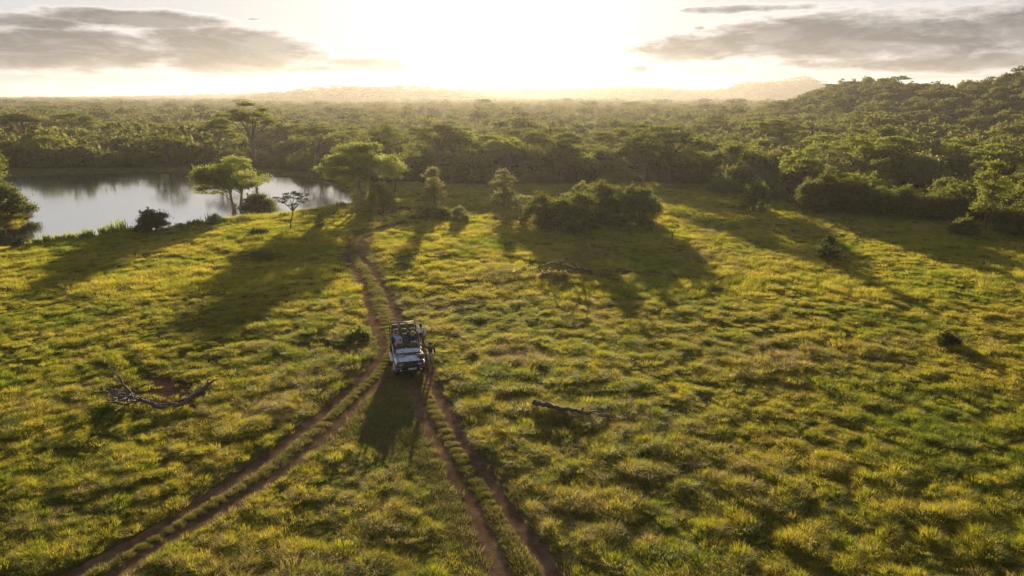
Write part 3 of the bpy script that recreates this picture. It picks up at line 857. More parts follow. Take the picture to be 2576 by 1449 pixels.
def k_cone(g, W, H, leaf=.2, per=None):
    P = []; mb = MB(); limb(mb, (0, 0, -.2), (0, 0, H * .9), .04 * H, .01, g, .03)
    for i in range(40):
        t = g.random() ** 1.3; rr = .5 * W * (1 - t) ** .6; a = g.random() * 6.283; r = rr * (.4 + .45 * g.random()); pr = (.16 + .06 * g.random()) * W * (1.05 - .5 * t)
        P.append((r * math.cos(a), r * math.sin(a), .12 * H + .78 * H * t, pr, pr, pr * .7))
    P.append((0, 0, H * .93, .07 * W, .07 * W, .1 * H))
    V, Q = leaf_cloud(P, per or 13 / leaf ** 2, leaf, g)
    V[:, 2] = np.maximum(V[:, 2], -.05)
    return V, Q, mb
KIND = dict(bush=k_bush, broad=k_broad, acacia=k_acacia, fever=k_fever, column=k_column, sapling=k_sapling, spray=k_spray, cone=k_cone)
def plant(kind, name, u, v, wpx, hpx, label, cat, mat_, bark='bark', seed=0, group=None, y=None, parts=('crown', 'trunk'), rz=None, **kw):
    """a plant whose foot shows at (u, v) in the photograph, with its width and height in photo pixels"""
    if y is None: p, t = hit(u, v)
    else:
        d = ray(u, v); t = y / d[1]; X = d[0] * t; p = np.array([X, y, gz(X, y)])
    W = wpx * t / FPX
    top = CAM_H + ray(u, v - hpx)[2] * (p[1] / ray(u, v - hpx)[1])
    H = max(.3, top - p[2])
    g = np.random.default_rng(seed + 1000)
    V, Q, mb = KIND[kind](g, W, H, **kw)
    root = empty(name, tuple(p), rz if rz is not None else 0)
    tag(root, label, cat, group)
    link(parts[0], np_mesh(parts[0], V, Q), M[mat_], root)
    mb.build(parts[1], M[bark], root)
    return root
ROUND = 'bush'
# --- the trees and bushes that stand out, from the pond leftwards to the right-hand slope
plant('fever', 'fever_tree', 598, 547, 172, 158, 'pale green spreading tree standing on the pond bank, left of the thin sapling', 'tree', 'fever', 'fbark', 4, leaf=.26)
plant('bush', 'dark_bush', 655, 541, 88, 58, 'dark rounded bush right under the spreading tree on the pond bank', 'bush', 'bush', seed=2, parts=('foliage', 'stem'), leaf=.2)
plant('sapling', 'sapling', 735, 578, 78, 116, 'thin leaning sapling with sparse foliage on the grass by the pond', 'tree', 'darkleaf', seed=3)
plant('fever', 'fever_tree', 912, 512, 196, 158, 'big pale trunked tree at the right end of the pond', 'tree', 'fever', 'fbark', 9, leaf=.28, low=False)
plant('bush', 'bush', 955, 516, 72, 62, 'bushy shrub against the trunk of the big tree at the end of the pond', 'bush', 'fever', seed=5, parts=('foliage', 'stem'), leaf=.24)
plant('broad', 'bushy_tree', 992, 486, 74, 92, 'bushy tree just behind the big tree at the end of the pond', 'tree', 'sage', seed=6, leaf=.28)
plant('column', 'feathery_tree', 1094, 522, 82, 98, 'upright feathery tree with a ragged crown, in the centre clearing above the track bend', 'tree', 'sage', seed=7)
plant('bush', 'low_bush', 1103, 548, 66, 30, 'low dark bush at the foot of the upright feathery tree', 'bush', 'bush', seed=8, parts=('foliage', 'stem'), leaf=.22)
plant('bush', 'low_bush', 1156, 556, 44, 38, 'small loose bush to the right of the low dark bush in the clearing', 'bush', 'sage', seed=9, parts=('foliage', 'stem'), leaf=.2)
plant('column', 'feathery_tree', 1268, 520, 84, 92, 'tall narrow feathery tree left of the great rounded bushes', 'tree', 'sage', seed=10)
plant('broad', 'small_tree', 1312, 552, 84, 68, 'small feathery tree touching the left end of the great rounded bushes', 'tree', 'sage', seed=11, leaf=.22)
plant('bush', 'rounded_bush', 1412, 578, 158, 94, 'huge dark rounded bush in the meadow, the left and nearer of the pair', 'bush', 'bush', seed=12, parts=('foliage', 'stem'), leaf=.24, lobes=3)
plant('bush', 'rounded_bush', 1562, 562, 165, 98, 'huge dark rounded bush in the meadow, the right and wider of the pair', 'bush', 'bush', seed=13, parts=('foliage', 'stem'), leaf=.24, lobes=4)
plant('bush', 'pale_bush', 1470, 540, 110, 82, 'paler bush showing between and behind the two huge rounded bushes', 'bush', 'sage', seed=14, parts=('foliage', 'stem'), leaf=.26)
plant('bush', 'dome_bush', 1820, 486, 84, 46, 'low brownish domed bush at the forest edge left of the clubby bush', 'bush', 'sage', seed=15, parts=('foliage', 'stem'), leaf=.26)
plant('bush', 'knobbly_bush', 1897, 533, 80, 80, 'tall knobbly bush standing alone in front of the forest on the right', 'bush', 'bush', seed=16, parts=('foliage', 'stem'), leaf=.26)
plant('bush', 'thicket_bush', 2085, 534, 170, 92, 'wide dark bush at the forest edge right of the knobbly bush', 'bush', 'bush', seed=17, parts=('foliage', 'stem'), leaf=.28, lobes=4)
plant('bush', 'thicket_bush', 2210, 538, 150, 74, 'dark bush at the forest edge between the wide dark bush and the gap', 'bush', 'bush', seed=18, parts=('foliage', 'stem'), leaf=.28, lobes=3)
plant('bush', 'thicket_bush', 2375, 550, 150, 70, 'rounded bush at the forest edge beside the tall thin tree on the right', 'bush', 'bush', seed=19, parts=('foliage', 'stem'), leaf=.28)
plant('column', 'tall_thin_tree', 2474, 580, 112, 176, 'tall thin tree with an open crown at the right forest edge', 'tree', 'tree', seed=20)
plant('bush', 'edge_bush', 2424, 592, 66, 50, 'small ragged bush at the foot of the tall thin tree', 'bush', 'bush', seed=21, parts=('foliage', 'stem'), leaf=.22)
plant('bush', 'edge_bush', 2556, 588, 110, 84, 'dark bush cut by the right edge of the view', 'bush', 'bush', seed=22, parts=('foliage', 'stem'), leaf=.26)
plant('cone', 'pointed_bush', 2080, 657, 84, 68, 'dark pointed bush alone in the open meadow on the right', 'bush', 'darkleaf', seed=23, parts=('foliage', 'stem'))
plant('bush', 'bank_bush', 390, 582, 82, 58, 'dark spiky bush on the near bank of the pond', 'bush', 'darkleaf', seed=24, parts=('foliage', 'stem'), leaf=.22)
plant('bush', 'bank_bush', 53, 622, 34, 26, 'smallest dark bush on the near bank at the far left', 'bush', 'darkleaf', seed=25, parts=('foliage', 'stem'), leaf=.18)
plant('cone', 'tiny_bush', 805, 572, 36, 34, 'small loose bush on the grass right of the thin sapling', 'bush', 'sage', seed=26, parts=('foliage', 'stem'), leaf=.16)
plant('bush', 'flat_shrub', 655, 590, 46, 14, 'low flat dark shrub in the grass below the spreading tree', 'bush', 'darkleaf', seed=27, parts=('foliage', 'stem'), leaf=.16)
plant('bush', 'grassy_bush', 905, 850, 62, 26, 'leafy green clump beside the track left of the vehicle', 'bush', 'reed', seed=28, parts=('foliage', 'stem'), leaf=.2)
plant('bush', 'dry_shrub', 1392, 700, 66, 15, 'brownish dry shrub under the fallen bare branch', 'bush', 'straw', seed=29, parts=('foliage', 'stem'), leaf=.16)
plant('bush', 'grassy_bush', 660, 650, 60, 22, 'leafy green clump in the shaded grass left of the track', 'bush', 'reed', seed=30, parts=('foliage', 'stem'), leaf=.16)
plant('bush', 'grassy_bush', 2380, 868, 62, 34, 'dark low clump in the meadow near the right edge', 'bush', 'darkleaf', seed=31, parts=('foliage', 'stem'), leaf=.16)
# trees on the spit at the left edge
for i, (u, v, wp, hp, lb) in enumerate([(0, 556, 130, 192, 'tall dark tree on the left pond shore, cut by the left edge of the view'), (28, 550, 100, 92, 'overhanging bush on the left pond shore, leaning out over the water'),
                          (-70, 575, 130, 120, 'dark bush on the left shore at the very edge of the view')]):
    plant('broad' if i == 0 else 'bush', 'shore_tree' if i == 0 else 'shore_bush', u, v, wp, hp, lb, 'tree' if i == 0 else 'bush', 'bush', seed=40 + i, y=(99.0, 98.0, 93.0)[i], parts=('crown', 'trunk') if i == 0 else ('foliage', 'stem'), leaf=.3)
# small leafy plants along the near bank
g = np.random.default_rng(5)
for i, (u, v, wp, hp) in enumerate([(120, 610, 26, 18), (150, 607, 34, 16), (225, 600, 30, 22), (262, 594, 26, 20), (305, 588, 22, 30), (325, 586, 26, 14), (500, 566, 20, 14), (535, 562, 26, 22), (560, 556, 16, 10), (455, 574, 20, 12), (90, 614, 20, 12), (715, 545, 22, 12), (860, 520, 20, 12), (180, 603, 24, 16), (205, 601, 18, 14), (285, 590, 24, 22), (345, 584, 20, 14), (545, 560, 18, 20), (30, 622, 24, 10), (480, 568, 18, 12)]):
    plant('spray', 'bank_plant', u, v, wp, hp * 1.25, 'small leafy plant growing at the water edge of the near bank', 'plant', 'reed', seed=60 + i, parts=('leaves', 'stem'), leaf=.16, group='small plants along the near bank of the pond')
# tall trees that rise out of the forest: foot hidden, so placed by distance
TALL = [('acacia', 632, 300, 118, 172, 112, 'tallest flat topped tree behind the pond, forked trunk', 'tree', 72), ('acacia', 548, 320, 82, 176, 60, 'flat topped tree left of the tallest one behind the pond', 'tree', 73),
        ('broad', 968, 340, 128, 160, 84, 'broad dark crowned tree behind the big tree at the end of the pond', 'bush', 74), ('acacia', 1108, 350, 136, 158, 98, 'flat topped tree with a long bare trunk above the upright feathery tree', 'bush', 75),
        ('acacia', 1328, 350, 100, 176, 70, 'leaning flat topped tree in the hazy middle of the forest', 'bush', 76), ('acacia', 415, 340, 70, 176, 60, 'thin crowned tree with a bare forked trunk behind the pond', 'bush', 77),
        ('acacia', 800, 350, 120, 172, 84, 'layered spreading tree on the far shore of the pond', 'bush', 78), ('broad', 120, 370, 130, 178, 84, 'bright green bushy tree on the far shore at the left', 'tree', 79),
        ('broad', 1572, 330, 78, 235, 66, 'dark blocky crowned tree standing out of the forest left of centre right', 'bush', 81), ('broad', 1822, 400, 58, 170, 92, 'narrow dark crowned tree rising above the forest on the right', 'bush', 82),
        ('acacia', 1655, 400, 120, 180, 80, 'yellow green layered tree in the forest above the huge bushes', 'tree', 83), ('acacia', 60, 310, 110, 230, 66, 'wide flat topped tree far behind the left pond shore', 'bush', 84),
        ('acacia', 190, 305, 90, 250, 56, 'small flat topped tree far behind the left pond shore', 'bush', 85), ('acacia', 1950, 330, 120, 200, 78, 'light green flat topped tree at the foot of the right hand hill', 'tree', 86),
        ('broad', 1240, 380, 100, 165, 74, 'rounded tree with rim lit top below the leaning flat topped tree', 'bush', 87), ('acacia', 1795, 320, 70, 260, 50, 'small flat topped tree in the haze before the right hand hill', 'bush', 88)]
TALLXY = []
for (k, u, v, wp, yy, hp, lb, mt, sd) in TALL:
    d = ray(u, v); X = d[0] / d[1] * yy; z0 = gz(X, yy)
    vt = v - hp * .3
    topz = None
    # the crown's top shows about hp*0.35 above v
    tz = CAM_H + ray(u, v - hp * .42)[2] * (yy / ray(u, v - hp * .42)[1])
    H = max(5.0, tz - z0); t = yy / d[1]; W = wp * t / FPX
    gg = np.random.default_rng(sd)
    V, Q, mb = KIND[k](gg, W, H, leaf=.36)
    root = tag(empty('flat_topped_tree' if k == 'acacia' else 'forest_tree', (X, yy, z0)), lb, 'tree')
    link('crown', np_mesh('crown', V, Q), M[mt], root); mb.build('trunk', M['bark'], root)
    TALLXY.append((X, yy, W * .3)); print(lb[:30], 'H', round(H, 1), 'W', round(W, 1))

# --- the forest: variants, then copies
VAR = []
for i in range(14):
    gg = np.random.default_rng(200 + i)
    k, W, H, mt = [('bush', 7.5, 4.6, 'bush'), ('bush', 9, 5.2, 'bush'), ('broad', 8, 6.6, 'tree'), ('broad', 7, 6.8, 'bush'), ('acacia', 10, 7.2, 'tree'), ('bush', 6, 4.2, 'tree'),
                   ('broad', 9, 6.4, 'bush'), ('bush', 7, 4.2, 'sage'), ('broad', 6, 7.4, 'tree'), ('acacia', 9, 8.0, 'bush'), ('bush', 8, 3.8, 'tree'), ('bush', 10, 5.0, 'bush'), ('broad', 7.5, 5.8, 'tree'), ('bush', 5.5, 3.4, 'bush')][i]
    V, Q, mb = KIND[k](gg, W, H, leaf=.42)
    cm = np_mesh('crown', V, Q); cm.materials.append(M[mt])
    tmesh = bpy.data.meshes.new('trunk'); tmesh.from_pydata(mb.v, [], mb.f); tmesh.materials.append(M['bark'])
    VAR.append((k, W, H, cm, tmesh, mt))
FARV = []
for i in range(8):
    gg = np.random.default_rng(300 + i)
    k, W, H = [('bush', 8, 4.5), ('broad', 8, 6.4), ('broad', 9, 6.0), ('acacia', 10, 7.5), ('bush', 9, 4.6), ('broad', 7, 7.2), ('bush', 7, 4.0), ('acacia', 9, 6.6)][i]
    V, Q, mb = KIND[k](gg, W, H, leaf=.85, per=11)
    FARV.append((V, [list(q) for q in Q], np.zeros((0, 3), int)))
def forest_points():
    g = np.random.default_rng(77); P = []
    for (y0, y1, s) in [(70, 320, 6.0), (320, 700, 8.6), (700, 1700, 13.0)]:
        xs = np.arange(-.86 * y1 - 60, .86 * y1 + 60, s); ys = np.arange(y0, y1, s)
        x, y = np.meshgrid(xs, ys); x = x.ravel() + g.uniform(-.45, .45, x.size) * s; y = y.ravel() + g.uniform(-.45, .45, y.size) * s
        k = (np.abs(x) < .84 * y + 45) & (y > forest_edge_r(x, y) + 2.2)
        x, y = x[k], y[k]
        n = y < 240; kk = np.ones(len(x), bool); kk[n] = pond_sd(x[n], y[n]) < -2.0
        # leave the left shore of the pond open towards the viewer
        kk &= ~((x < -20) & (y < 140) & (y > 60)) | (y > 172)
        x, y = x[kk], y[kk]
        for (tx, ty, tr) in TALLXY:
            k = np.hypot(x - tx, y - ty) > tr; x, y = x[k], y[k]
        # a few clearings
        k = (fbm(x / 30, y / 30, 88, 2) > .31) | (y > 700); x, y = x[k], y[k]
        P.append(np.column_stack([x, y, np.full(len(x), s)]))
    return np.concatenate(P), g
FP, g = forest_points()
inview = np.abs(FP[:, 0]) < .77 * FP[:, 1] + 4
dist = np.hypot(FP[:, 0], FP[:, 1]); order = np.argsort(np.where(inview, dist, 1e9))
solo = order[:300]; rest = np.setdiff1d(np.arange(len(FP)), solo)
FZ = ground_z(FP[:, 0], FP[:, 1])
def where(x, y):
    U = 1288 + FPX * x / y
    if U < 900: return 'behind the pond'
    if U < 1300: return 'behind the centre clearing'
    if U < 1750: return 'behind the huge rounded bushes'
    if U < 2150: return 'behind the knobbly bush'
    return 'on the slope at the right'
ADJ = {'bush': {'bush': 'dark rounded thicket bush', 'tree': 'bright green thicket bush', 'sage': 'pale olive thicket bush'}, 'broad': {'bush': 'dark domed tree', 'tree': 'bright green domed tree'},
       'acacia': {'bush': 'dark flat topped tree', 'tree': 'bright green flat topped tree'}}
for i in solo:
    x, y, s = FP[i]; vi = int(g.choice(14, p=[.11, .10, .07, .09, .04, .08, .09, .05, .05, .04, .07, .08, .07, .06]))
    if y < forest_edge_r(x, y) + 7: vi = int(g.choice([0, 1, 5, 10, 11, 13, 7]))
    k, W, H, cm, tmesh, mt = VAR[vi]
    pond_row = x < -28 and y < forest_edge_r(x, y) + 24
    if pond_row: vi = int(g.choice([0, 1, 5, 7, 10, 11, 13])); k, W, H, cm, tmesh, mt = VAR[vi]
    sc = g.uniform(.68, 1.2) * (1.4 if g.random() < .12 and not pond_row else 1) * (.62 if y < forest_edge_r(x, y) + 7 else .8 if pond_row else 1)
    root = empty({'bush': 'thicket_bush', 'broad': 'forest_tree', 'acacia': 'flat_topped_tree'}[k], (x, y, FZ[i] - .1), g.random() * 6.28)
    root.scale = (sc, sc, sc * g.uniform(.85, 1.15))
    wh = where(x, y); sw = 'small ' if sc < .82 else 'large ' if sc > 1.15 else ''
    rw = ' at the forest front ' if y < forest_edge_r(x, y) + 7 else ' deeper in the forest ' if y > forest_edge_r(x, y) + 35 else ' in the forest '
    lb = sw + ADJ[k][mt] + rw + wh
    tag(root, lb, 'bush' if k == 'bush' else 'tree', lb.replace(' bush ', ' bushes ').replace(' tree ', ' trees '))
    link('foliage' if k == 'bush' else 'crown', cm, None, root); link('stem' if k == 'bush' else 'trunk', tmesh, None, root)
c_forest = proto_collection('far_forest', FARV, M['far'])
px = FP[rest]; n = len(px); s = px[:, 2]
sc = g.uniform(.6, 1.3, n) * np.where((g.random(n) < .1) & (s < 12), 1.35, 1.0) * np.where(s > 12, 1.4, np.where(s > 8, 1.15, 1.0))
sc = sc * np.where(HILL(px[:, 0], px[:, 1]) > 3, .8, 1.0); sc = np.where(HILL(px[:, 0], px[:, 1]) > 3, np.minimum(sc, 1.05), sc)
o = scatter('distant_forest', c_forest, np.column_stack([px[:, 0], px[:, 1], FZ[rest] - .2]), g.choice(8, n, p=[.2, .16, .14, .05, .18, .09, .13, .05]), np.column_stack([np.zeros(n), np.zeros(n), g.random(n) * 6.28]), np.column_stack([sc, sc, sc * g.uniform(.7, 1.1, n)]))
tag(o, 'unbroken bush forest running back to the hills', 'forest', kind='stuff'); print('forest', n, 'solo', len(solo))
# the farthest woods on plain and hills
gq = np.random.default_rng(99); pts = []
for (y0, y1, s) in [(1700, 2900, 26), (2900, 4600, 34)]:
    xs = np.arange(-.85 * y1, .85 * y1, s); ys = np.arange(y0, y1, s); x, y = np.meshgrid(xs, ys)
    x = x.ravel() + gq.uniform(-.5, .5, x.size) * s; y = y.ravel() + gq.uniform(-.5, .5, y.size) * s; k = np.abs(x) < .82 * y
    pts.append(np.column_stack([x[k], y[k], np.full(k.sum(), s / 9.0)]))
pts = np.concatenate(pts); n = len(pts); sc = pts[:, 2] * gq.uniform(.5, 1.1, n)
o = scatter('hill_forest', c_forest, np.column_stack([pts[:, 0], pts[:, 1], ground_z(pts[:, 0], pts[:, 1]) - 1]), gq.integers(0, 8, n), np.column_stack([np.zeros(n), np.zeros(n), gq.random(n) * 6.28]), np.column_stack([sc, sc, sc * .55]))
tag(o, 'hazy woodland covering the farthest plain and hills', 'forest', kind='stuff'); print('hills', n)

# ------------------------------------------------------------------ dead wood
def wood_along(mb, pts, r0, r1, n=6, wob=.03, lift=0.0, seed=0):
    g = np.random.default_rng(seed); P = []
    for (u, v, h) in pts:
        p = at_z(u, v, 0 if h is None else h); P.append((p[0], p[1], gz(p[0], p[1]) + h))
    P = smooth_line(P, 4); P = P + g.normal(0, wob, P.shape)
    mb.tube(P, [r0 + (r1 - r0) * i / (len(P) - 1) for i in range(len(P))], n)
mb = MB()
wood_along(mb, [(337, 1004, .35), (365, 1010, .32), (404, 1026, .22), (451, 1021, .3), (475, 1004, .45), (506, 981, .55), (526, 966, .62)], .105, .10, 8, .03)
ft = mb.build('trunk', M['deadwood'])
p0 = at_z(430, 1015, 0); root = tag(empty('fallen_tree', (p0[0], p0[1], gz(p0[0], p0[1]))), 'bare grey fallen tree with spiky branches lying round a patch of dark soil', 'dead tree')
def reparent(o, root):
    o.data.transform(Matrix.Translation(-root.location)); o.parent = root
reparent(ft, root)
BR = [[(336, 1002, .3), (311, 968, .9), (300, 950, 1.2), (290, 933, 1.5)], [(309, 966, .9), (296, 950, 1.1), (276, 928, 1.6)], [(334, 1002, .3), (309, 1007, .5), (282, 992, .7), (253, 991, .7), (211, 1002, .4)],
      [(336, 996, .4), (300, 986, .6), (280, 984, .6), (262, 977, .7)], [(334, 1011, .3), (322, 1020, .4), (296, 1018, .3), (294, 1008, .4), (312, 1004, .4)], [(300, 1018, .3), (270, 1016, .2), (250, 1012, .15)],
      [(451, 1021, .3), (430, 1014, .4), (410, 1018, .35), (380, 1012, .4)], [(526, 966, .62), (540, 956, .8), (556, 952, .9)], [(524, 968, .6), (522, 958, .8), (530, 953, 1.0)], [(506, 981, .55), (505, 972, .7)],
      [(480, 1000, .45), (450, 1008, .3), (420, 1020, .1)], [(470, 1008, .4), (462, 1020, .2), (450, 1030, .05)], [(340, 1000, .4), (352, 1003, .6), (372, 1005, .5)]]
for i, b in enumerate(BR):
    mb = MB(); wood_along(mb, b, .09 if i in (0, 2, 7) else .055, .018, 6, .02, seed=i); o = mb.build('branch', M['deadwood']); reparent(o, root)
gt = np.random.default_rng(12)
for i in range(26):
    u0, v0 = 330 + gt.normal(0, 16), 1004 + gt.normal(0, 7); du = -abs(gt.normal(34, 22)); dv = gt.normal(-2, 12)
    mb = MB(); wood_along(mb, [(u0, v0, .3 + .25 * gt.random()), (u0 + du * .5, v0 + dv * .3 + gt.normal(0, 3), .3 + .5 * gt.random()), (u0 + du, v0 + dv, .15 + .8 * gt.random())], .05, .018, 5, .02, seed=50 + i)
    o = mb.build('twig', M['deadwood']); reparent(o, root)
mb = MB(); wood_along(mb, [(1343, 1012, .5), (1365, 1016, .54), (1400, 1023, .46), (1440, 1030, .48), (1480, 1038, .38), (1520, 1044, .32), (1550, 1049, .15)], .14, .06, 9, .03, seed=4)
p0 = at_z(1440, 1040, 0); root = tag(empty('fallen_log', (p0[0], p0[1], gz(p0[0], p0[1]))), 'long grey knotted log lying in the grass right of the forked tracks', 'log')
o = mb.build('trunk', M['deadwood']); reparent(o, root)
for i, b in enumerate([[(1395, 1022, .58), (1375, 1010, .75)], [(1463, 1034, .55), (1466, 1024, .8)], [(1480, 1037, .5), (1505, 1032, .65)]]):
    mb = MB(); wood_along(mb, b, .06, .03, 6, .01, seed=i); o = mb.build('branch_stub', M['deadwood']); reparent(o, root)
p0 = at_z(1425, 685, 0); root = tag(empty('fallen_branch', (p0[0], p0[1], gz(p0[0], p0[1]))), 'bare brown fallen branch arching over the dry shrub in the middle of the meadow', 'dead branch')
mb = MB(); wood_along(mb, [(1496, 684, .05), (1470, 680, .5), (1440, 676, 1.1), (1415, 668, 1.6), (1385, 664, 1.6), (1368, 670, 1.2)], .15, .04, 7, .04, seed=8)
o = mb.build('limb', M['brownwood']); reparent(o, root)
for i, b in enumerate([[(1440, 676, 1.1), (1425, 684, .4), (1422, 690, .1)], [(1455, 678, .9), (1440, 666, 1.8), (1420, 658, 2.2), (1395, 660, 1.9)], [(1415, 668, 1.6), (1400, 656, 2.1), (1380, 662, 1.8)], [(1385, 664, 1.6), (1372, 680, .6), (1368, 692, .1)],
                         [(1470, 680, .5), (1455, 668, 1.3), (1444, 664, 1.6)], [(1368, 670, 1.2), (1350, 678, .7), (1325, 688, .4)]]):
    mb = MB(); wood_along(mb, b, .06, .018, 5, .03, seed=20 + i); o = mb.build('twig', M['brownwood']); reparent(o, root)
p0, _ = hit(1690, 607); mb = MB(); mb.tube([(0, 0, -.2), (0, 0, .6), (.03, 0, 1.0)], [.09, .08, .07], 7); mb.tube([(.03, 0, .95), (.25, 0, 1.55)], [.06, .035], 6); mb.tube([(.02, 0, .95), (-.2, .05, 1.5)], [.06, .035], 6)
tag(mb.build('forked_stump', M['brownwood'], None, 0, tuple(p0)), 'dark forked dead stump standing in the grass right of the huge bushes', 'stump')
p0, _ = hit(2170, 610); mb = MB(); mb.tube([(0, 0, -.2), (.06, 0, .8), (-.05, 0, 1.7)], [.05, .04, .02], 6); mb.tube([(.05, 0, .8), (.4, 0, 1.3)], [.03, .015], 5)
tag(mb.build('dead_sapling', M['brownwood'], None, 0, tuple(p0)), 'thin leafless stem standing in the meadow above the pointed bush', 'dead tree')
# ------------------------------------------------------------------ the open safari vehicle (front towards local -Y)
M['silver'] = plain('silver_blue_paint', (.56, .63, .74), .3, .1, .06, 3, coat=.6)
M['silverside'] = plain('silver_side_paint', (.56, .58, .60), .35, .15, .08, 3, coat=.4)
M['black'] = plain('black_steel', (.018, .019, .022), .5, .0, .2, 12)
M['rubber'] = plain('rubber', (.02, .019, .018), .85, 0, .3, 12)
M['canvas'] = plain('green_canvas', (.10, .105, .07), .85, 0, .15, 14)
M['cream'] = plain('cream_piping', (.62, .56, .42), .6, 0, .05, 10)
M['lamp'] = plain('lamp_glass', (.75, .78, .82), .08, .2, .05, 10, coat=1)
M['amber'] = plain('amber_lens', (.42, .12, .02), .2, 0, .1, 20, coat=1)
M['chrome'] = plain('bright_metal', (.7, .7, .7), .22, .95, .05, 8)
M['white'] = plain('white_plate', (.75, .75, .72), .5, 0, .04, 8)
M['floor'] = plain('floor_mat', (.05, .042, .035), .85, 0, .3, 10)
M['tan'] = plain('tan_canvas', (.30, .23, .15), .8, 0, .12, 12)
m, t, out = mat('windscreen_glass')
p = t.n('ShaderNodeBsdfPrincipled'); p.inputs['Base Color'].default_value = (.55, .60, .68, 1); p.inputs['Roughness'].default_value = .12; p.inputs['Metallic'].default_value = .25  # pale sky reflection put into the opaque base colour of the glass
p.inputs['Coat Weight'].default_value = 1; t.l(p.outputs[0], out.inputs[0]); M['glass'] = m

F = np.array([-6.20, 38.97]); Bk = np.array([-7.38, 43.56]); ctr = (F + Bk) / 2
VZ = gz(*ctr) - .03; VR = math.atan2(F[0] - Bk[0], Bk[1] - F[1])
veh = tag(empty('safari_vehicle', (ctr[0], ctr[1], VZ), VR), 'open silver safari vehicle with tiered green canvas seats, parked where the tracks fork', 'vehicle')
def part(mb, name, m_, parent=None, bevel=0.0): return mb.build(name, M[m_], parent or veh, bevel)
# lower body tub and floor
b = MB()
for s in (-1, 1):
    b.box((s * .84, .72, .86), (.05, 3.10, .46)); b.box((s * .80, .72, .60), (.04, 1.2, .1))
    b.box((s * .84, -.90, .90), (.05, .14, .50))
b.box((0, 2.30, .86), (1.68, .05, .46)); b.box((0, -.98, 1.02), (1.60, .05, .5))
body = part(b, 'body', 'silverside', bevel=.015)
b = MB(); b.box((0, .68, .62), (1.62, 3.2, .06)); b.box((0, 1.25, .86), (1.5, .7, .42)); b.box((0, 2.0, .98), (1.5, .6, .62)); b.box((0, .62, .72), (1.5, .5, .18)); part(b, 'floor', 'floor')
b = MB()
for s in (-1, 1): b.box((s * .42, 0, .5), (.10, 4.2, .14))
b.box((0, -1.5, .40), (1.5, .12, .12)); b.box((0, 1.4, .40), (1.5, .12, .12)); b.box((0, 1.9, .48), (.9, .5, .2)); part(b, 'chassis', 'black')
# bonnet: crowned, narrower in front
rings = []
for y, hw, z in [(-2.22, .50, .86), (-2.20, .54, 1.02), (-2.08, .58, 1.09), (-1.6, .63, 1.14), (-1.0, .68, 1.19)]:
    rings.append([(-hw, y, z - .22), (-hw, y, z - .05), (-hw * .93, y, z), (-hw * .45, y, z + .03), (0, y, z + .035), (hw * .45, y, z + .03), (hw * .93, y, z), (hw, y, z - .05), (hw, y, z - .22)])
b = MB(); b.loft(rings, False, False, True); part(b, 'bonnet', 'silver')
b = MB(); rings = []
for y, hw, h in [(-1.84, .16, 0), (-1.80, .22, .035), (-1.66, .24, .06), (-1.50, .23, .05), (-1.44, .2, 0)]:
    rings.append([(hw * math.cos(q) + .06, y, 1.145 + h * math.sin(q)) for q in np.linspace(0, math.pi, 9)])
b.loft(rings, False, False, True); part(b, 'bonnet_scoop', 'silver')
# wings with wheel arches
for s in (-1, 1):
    b = MB(); rings = []
    for k in range(13):
        q = math.pi * k / 12; y0 = -1.52 - .50 * math.cos(q); z0 = .42 + .50 * math.sin(q)
        y1 = -1.58 - .68 * math.cos(q); y1 = max(min(y1, -.93), -2.24); z1 = min(.93, .50 + .62 * math.sin(q))
        rings.append([(s * .90, y0, z0), (s * .91, y0, z0 + .02), (s * .90, y1, z1), (s * .80, y1, z1 + .05), (s * .55, y1, z1 + .06), (s * .55, y0, z0)])
    b.loft(rings if s > 0 else [r[::-1] for r in rings], True, True, False); part(b, 'wing', 'silverside', bevel=.01)
    b = MB()
    for k in range(13):
        q = math.pi * k / 12
    rings = [[(s * .84, 1.38 - .52 * math.cos(q), .42 + .52 * math.sin(q)), (s * .93, 1.38 - .52 * math.cos(q), .42 + .52 * math.sin(q)), (s * .93, 1.38 - .57 * math.cos(q), .42 + .57 * math.sin(q)), (s * .84, 1.38 - .57 * math.cos(q), .42 + .57 * math.sin(q))] for q in np.linspace(0, math.pi, 13)]
    b.loft(rings); part(b, 'wheel_arch', 'black')
# grille, lamps, bumper, bull bar
b = MB(); b.box((0, -2.21, .88), (1.66, .06, .36)); gr = part(b, 'grille', 'black', bevel=.01)
for z in (.77, .85, .93):
    b = MB(); b.box((0, -2.25, z), (.78, .03, .018)); part(b, 'grille_slat', 'chrome', gr)
for s in (-1, 1):
    b = MB(); b.box((s * .58, -2.26, .91), (.24, .06, .17)); h = part(b, 'headlight', 'lamp', bevel=.015)
    b = MB(); b.box((s * .58, -2.235, .91), (.27, .05, .20)); part(b, 'headlight_frame', 'black', h)
    b = MB(); b.box((s * .79, -2.25, .90), (.13, .07, .17)); part(b, 'indicator', 'amber', bevel=.02)
    b = MB(); b.ball((s * .62, -2.50, .62), .065, sc=(1, .6, .8)); part(b, 'fog_lamp', 'lamp')
    b = MB(); b.ball((s * .38, -2.29, .93), .05, sc=(1, .6, 1)); part(b, 'side_lamp', 'lamp')
b = MB(); b.box((0, -2.42, .60), (1.80, .18, .20)); b.box((0, -2.36, .46), (1.5, .1, .1)); bp = part(b, 'bumper', 'black', bevel=.03)
b = MB()
for s in (-1, 1):
    b.tube([(s * .20, -2.46, .62), (s * .20, -2.44, .9), (s * .20, -2.40, 1.02)], .045)
    b.tube([(s * .20, -2.44, .98), (s * .55, -2.43, 1.02), (s * .82, -2.40, .99), (s * .90, -2.34, .85), (s * .88, -2.34, .68)], .03)
    b.tube([(s * .20, -2.45, .80), (s * .60, -2.44, .80), (s * .88, -2.36, .80)], .024)
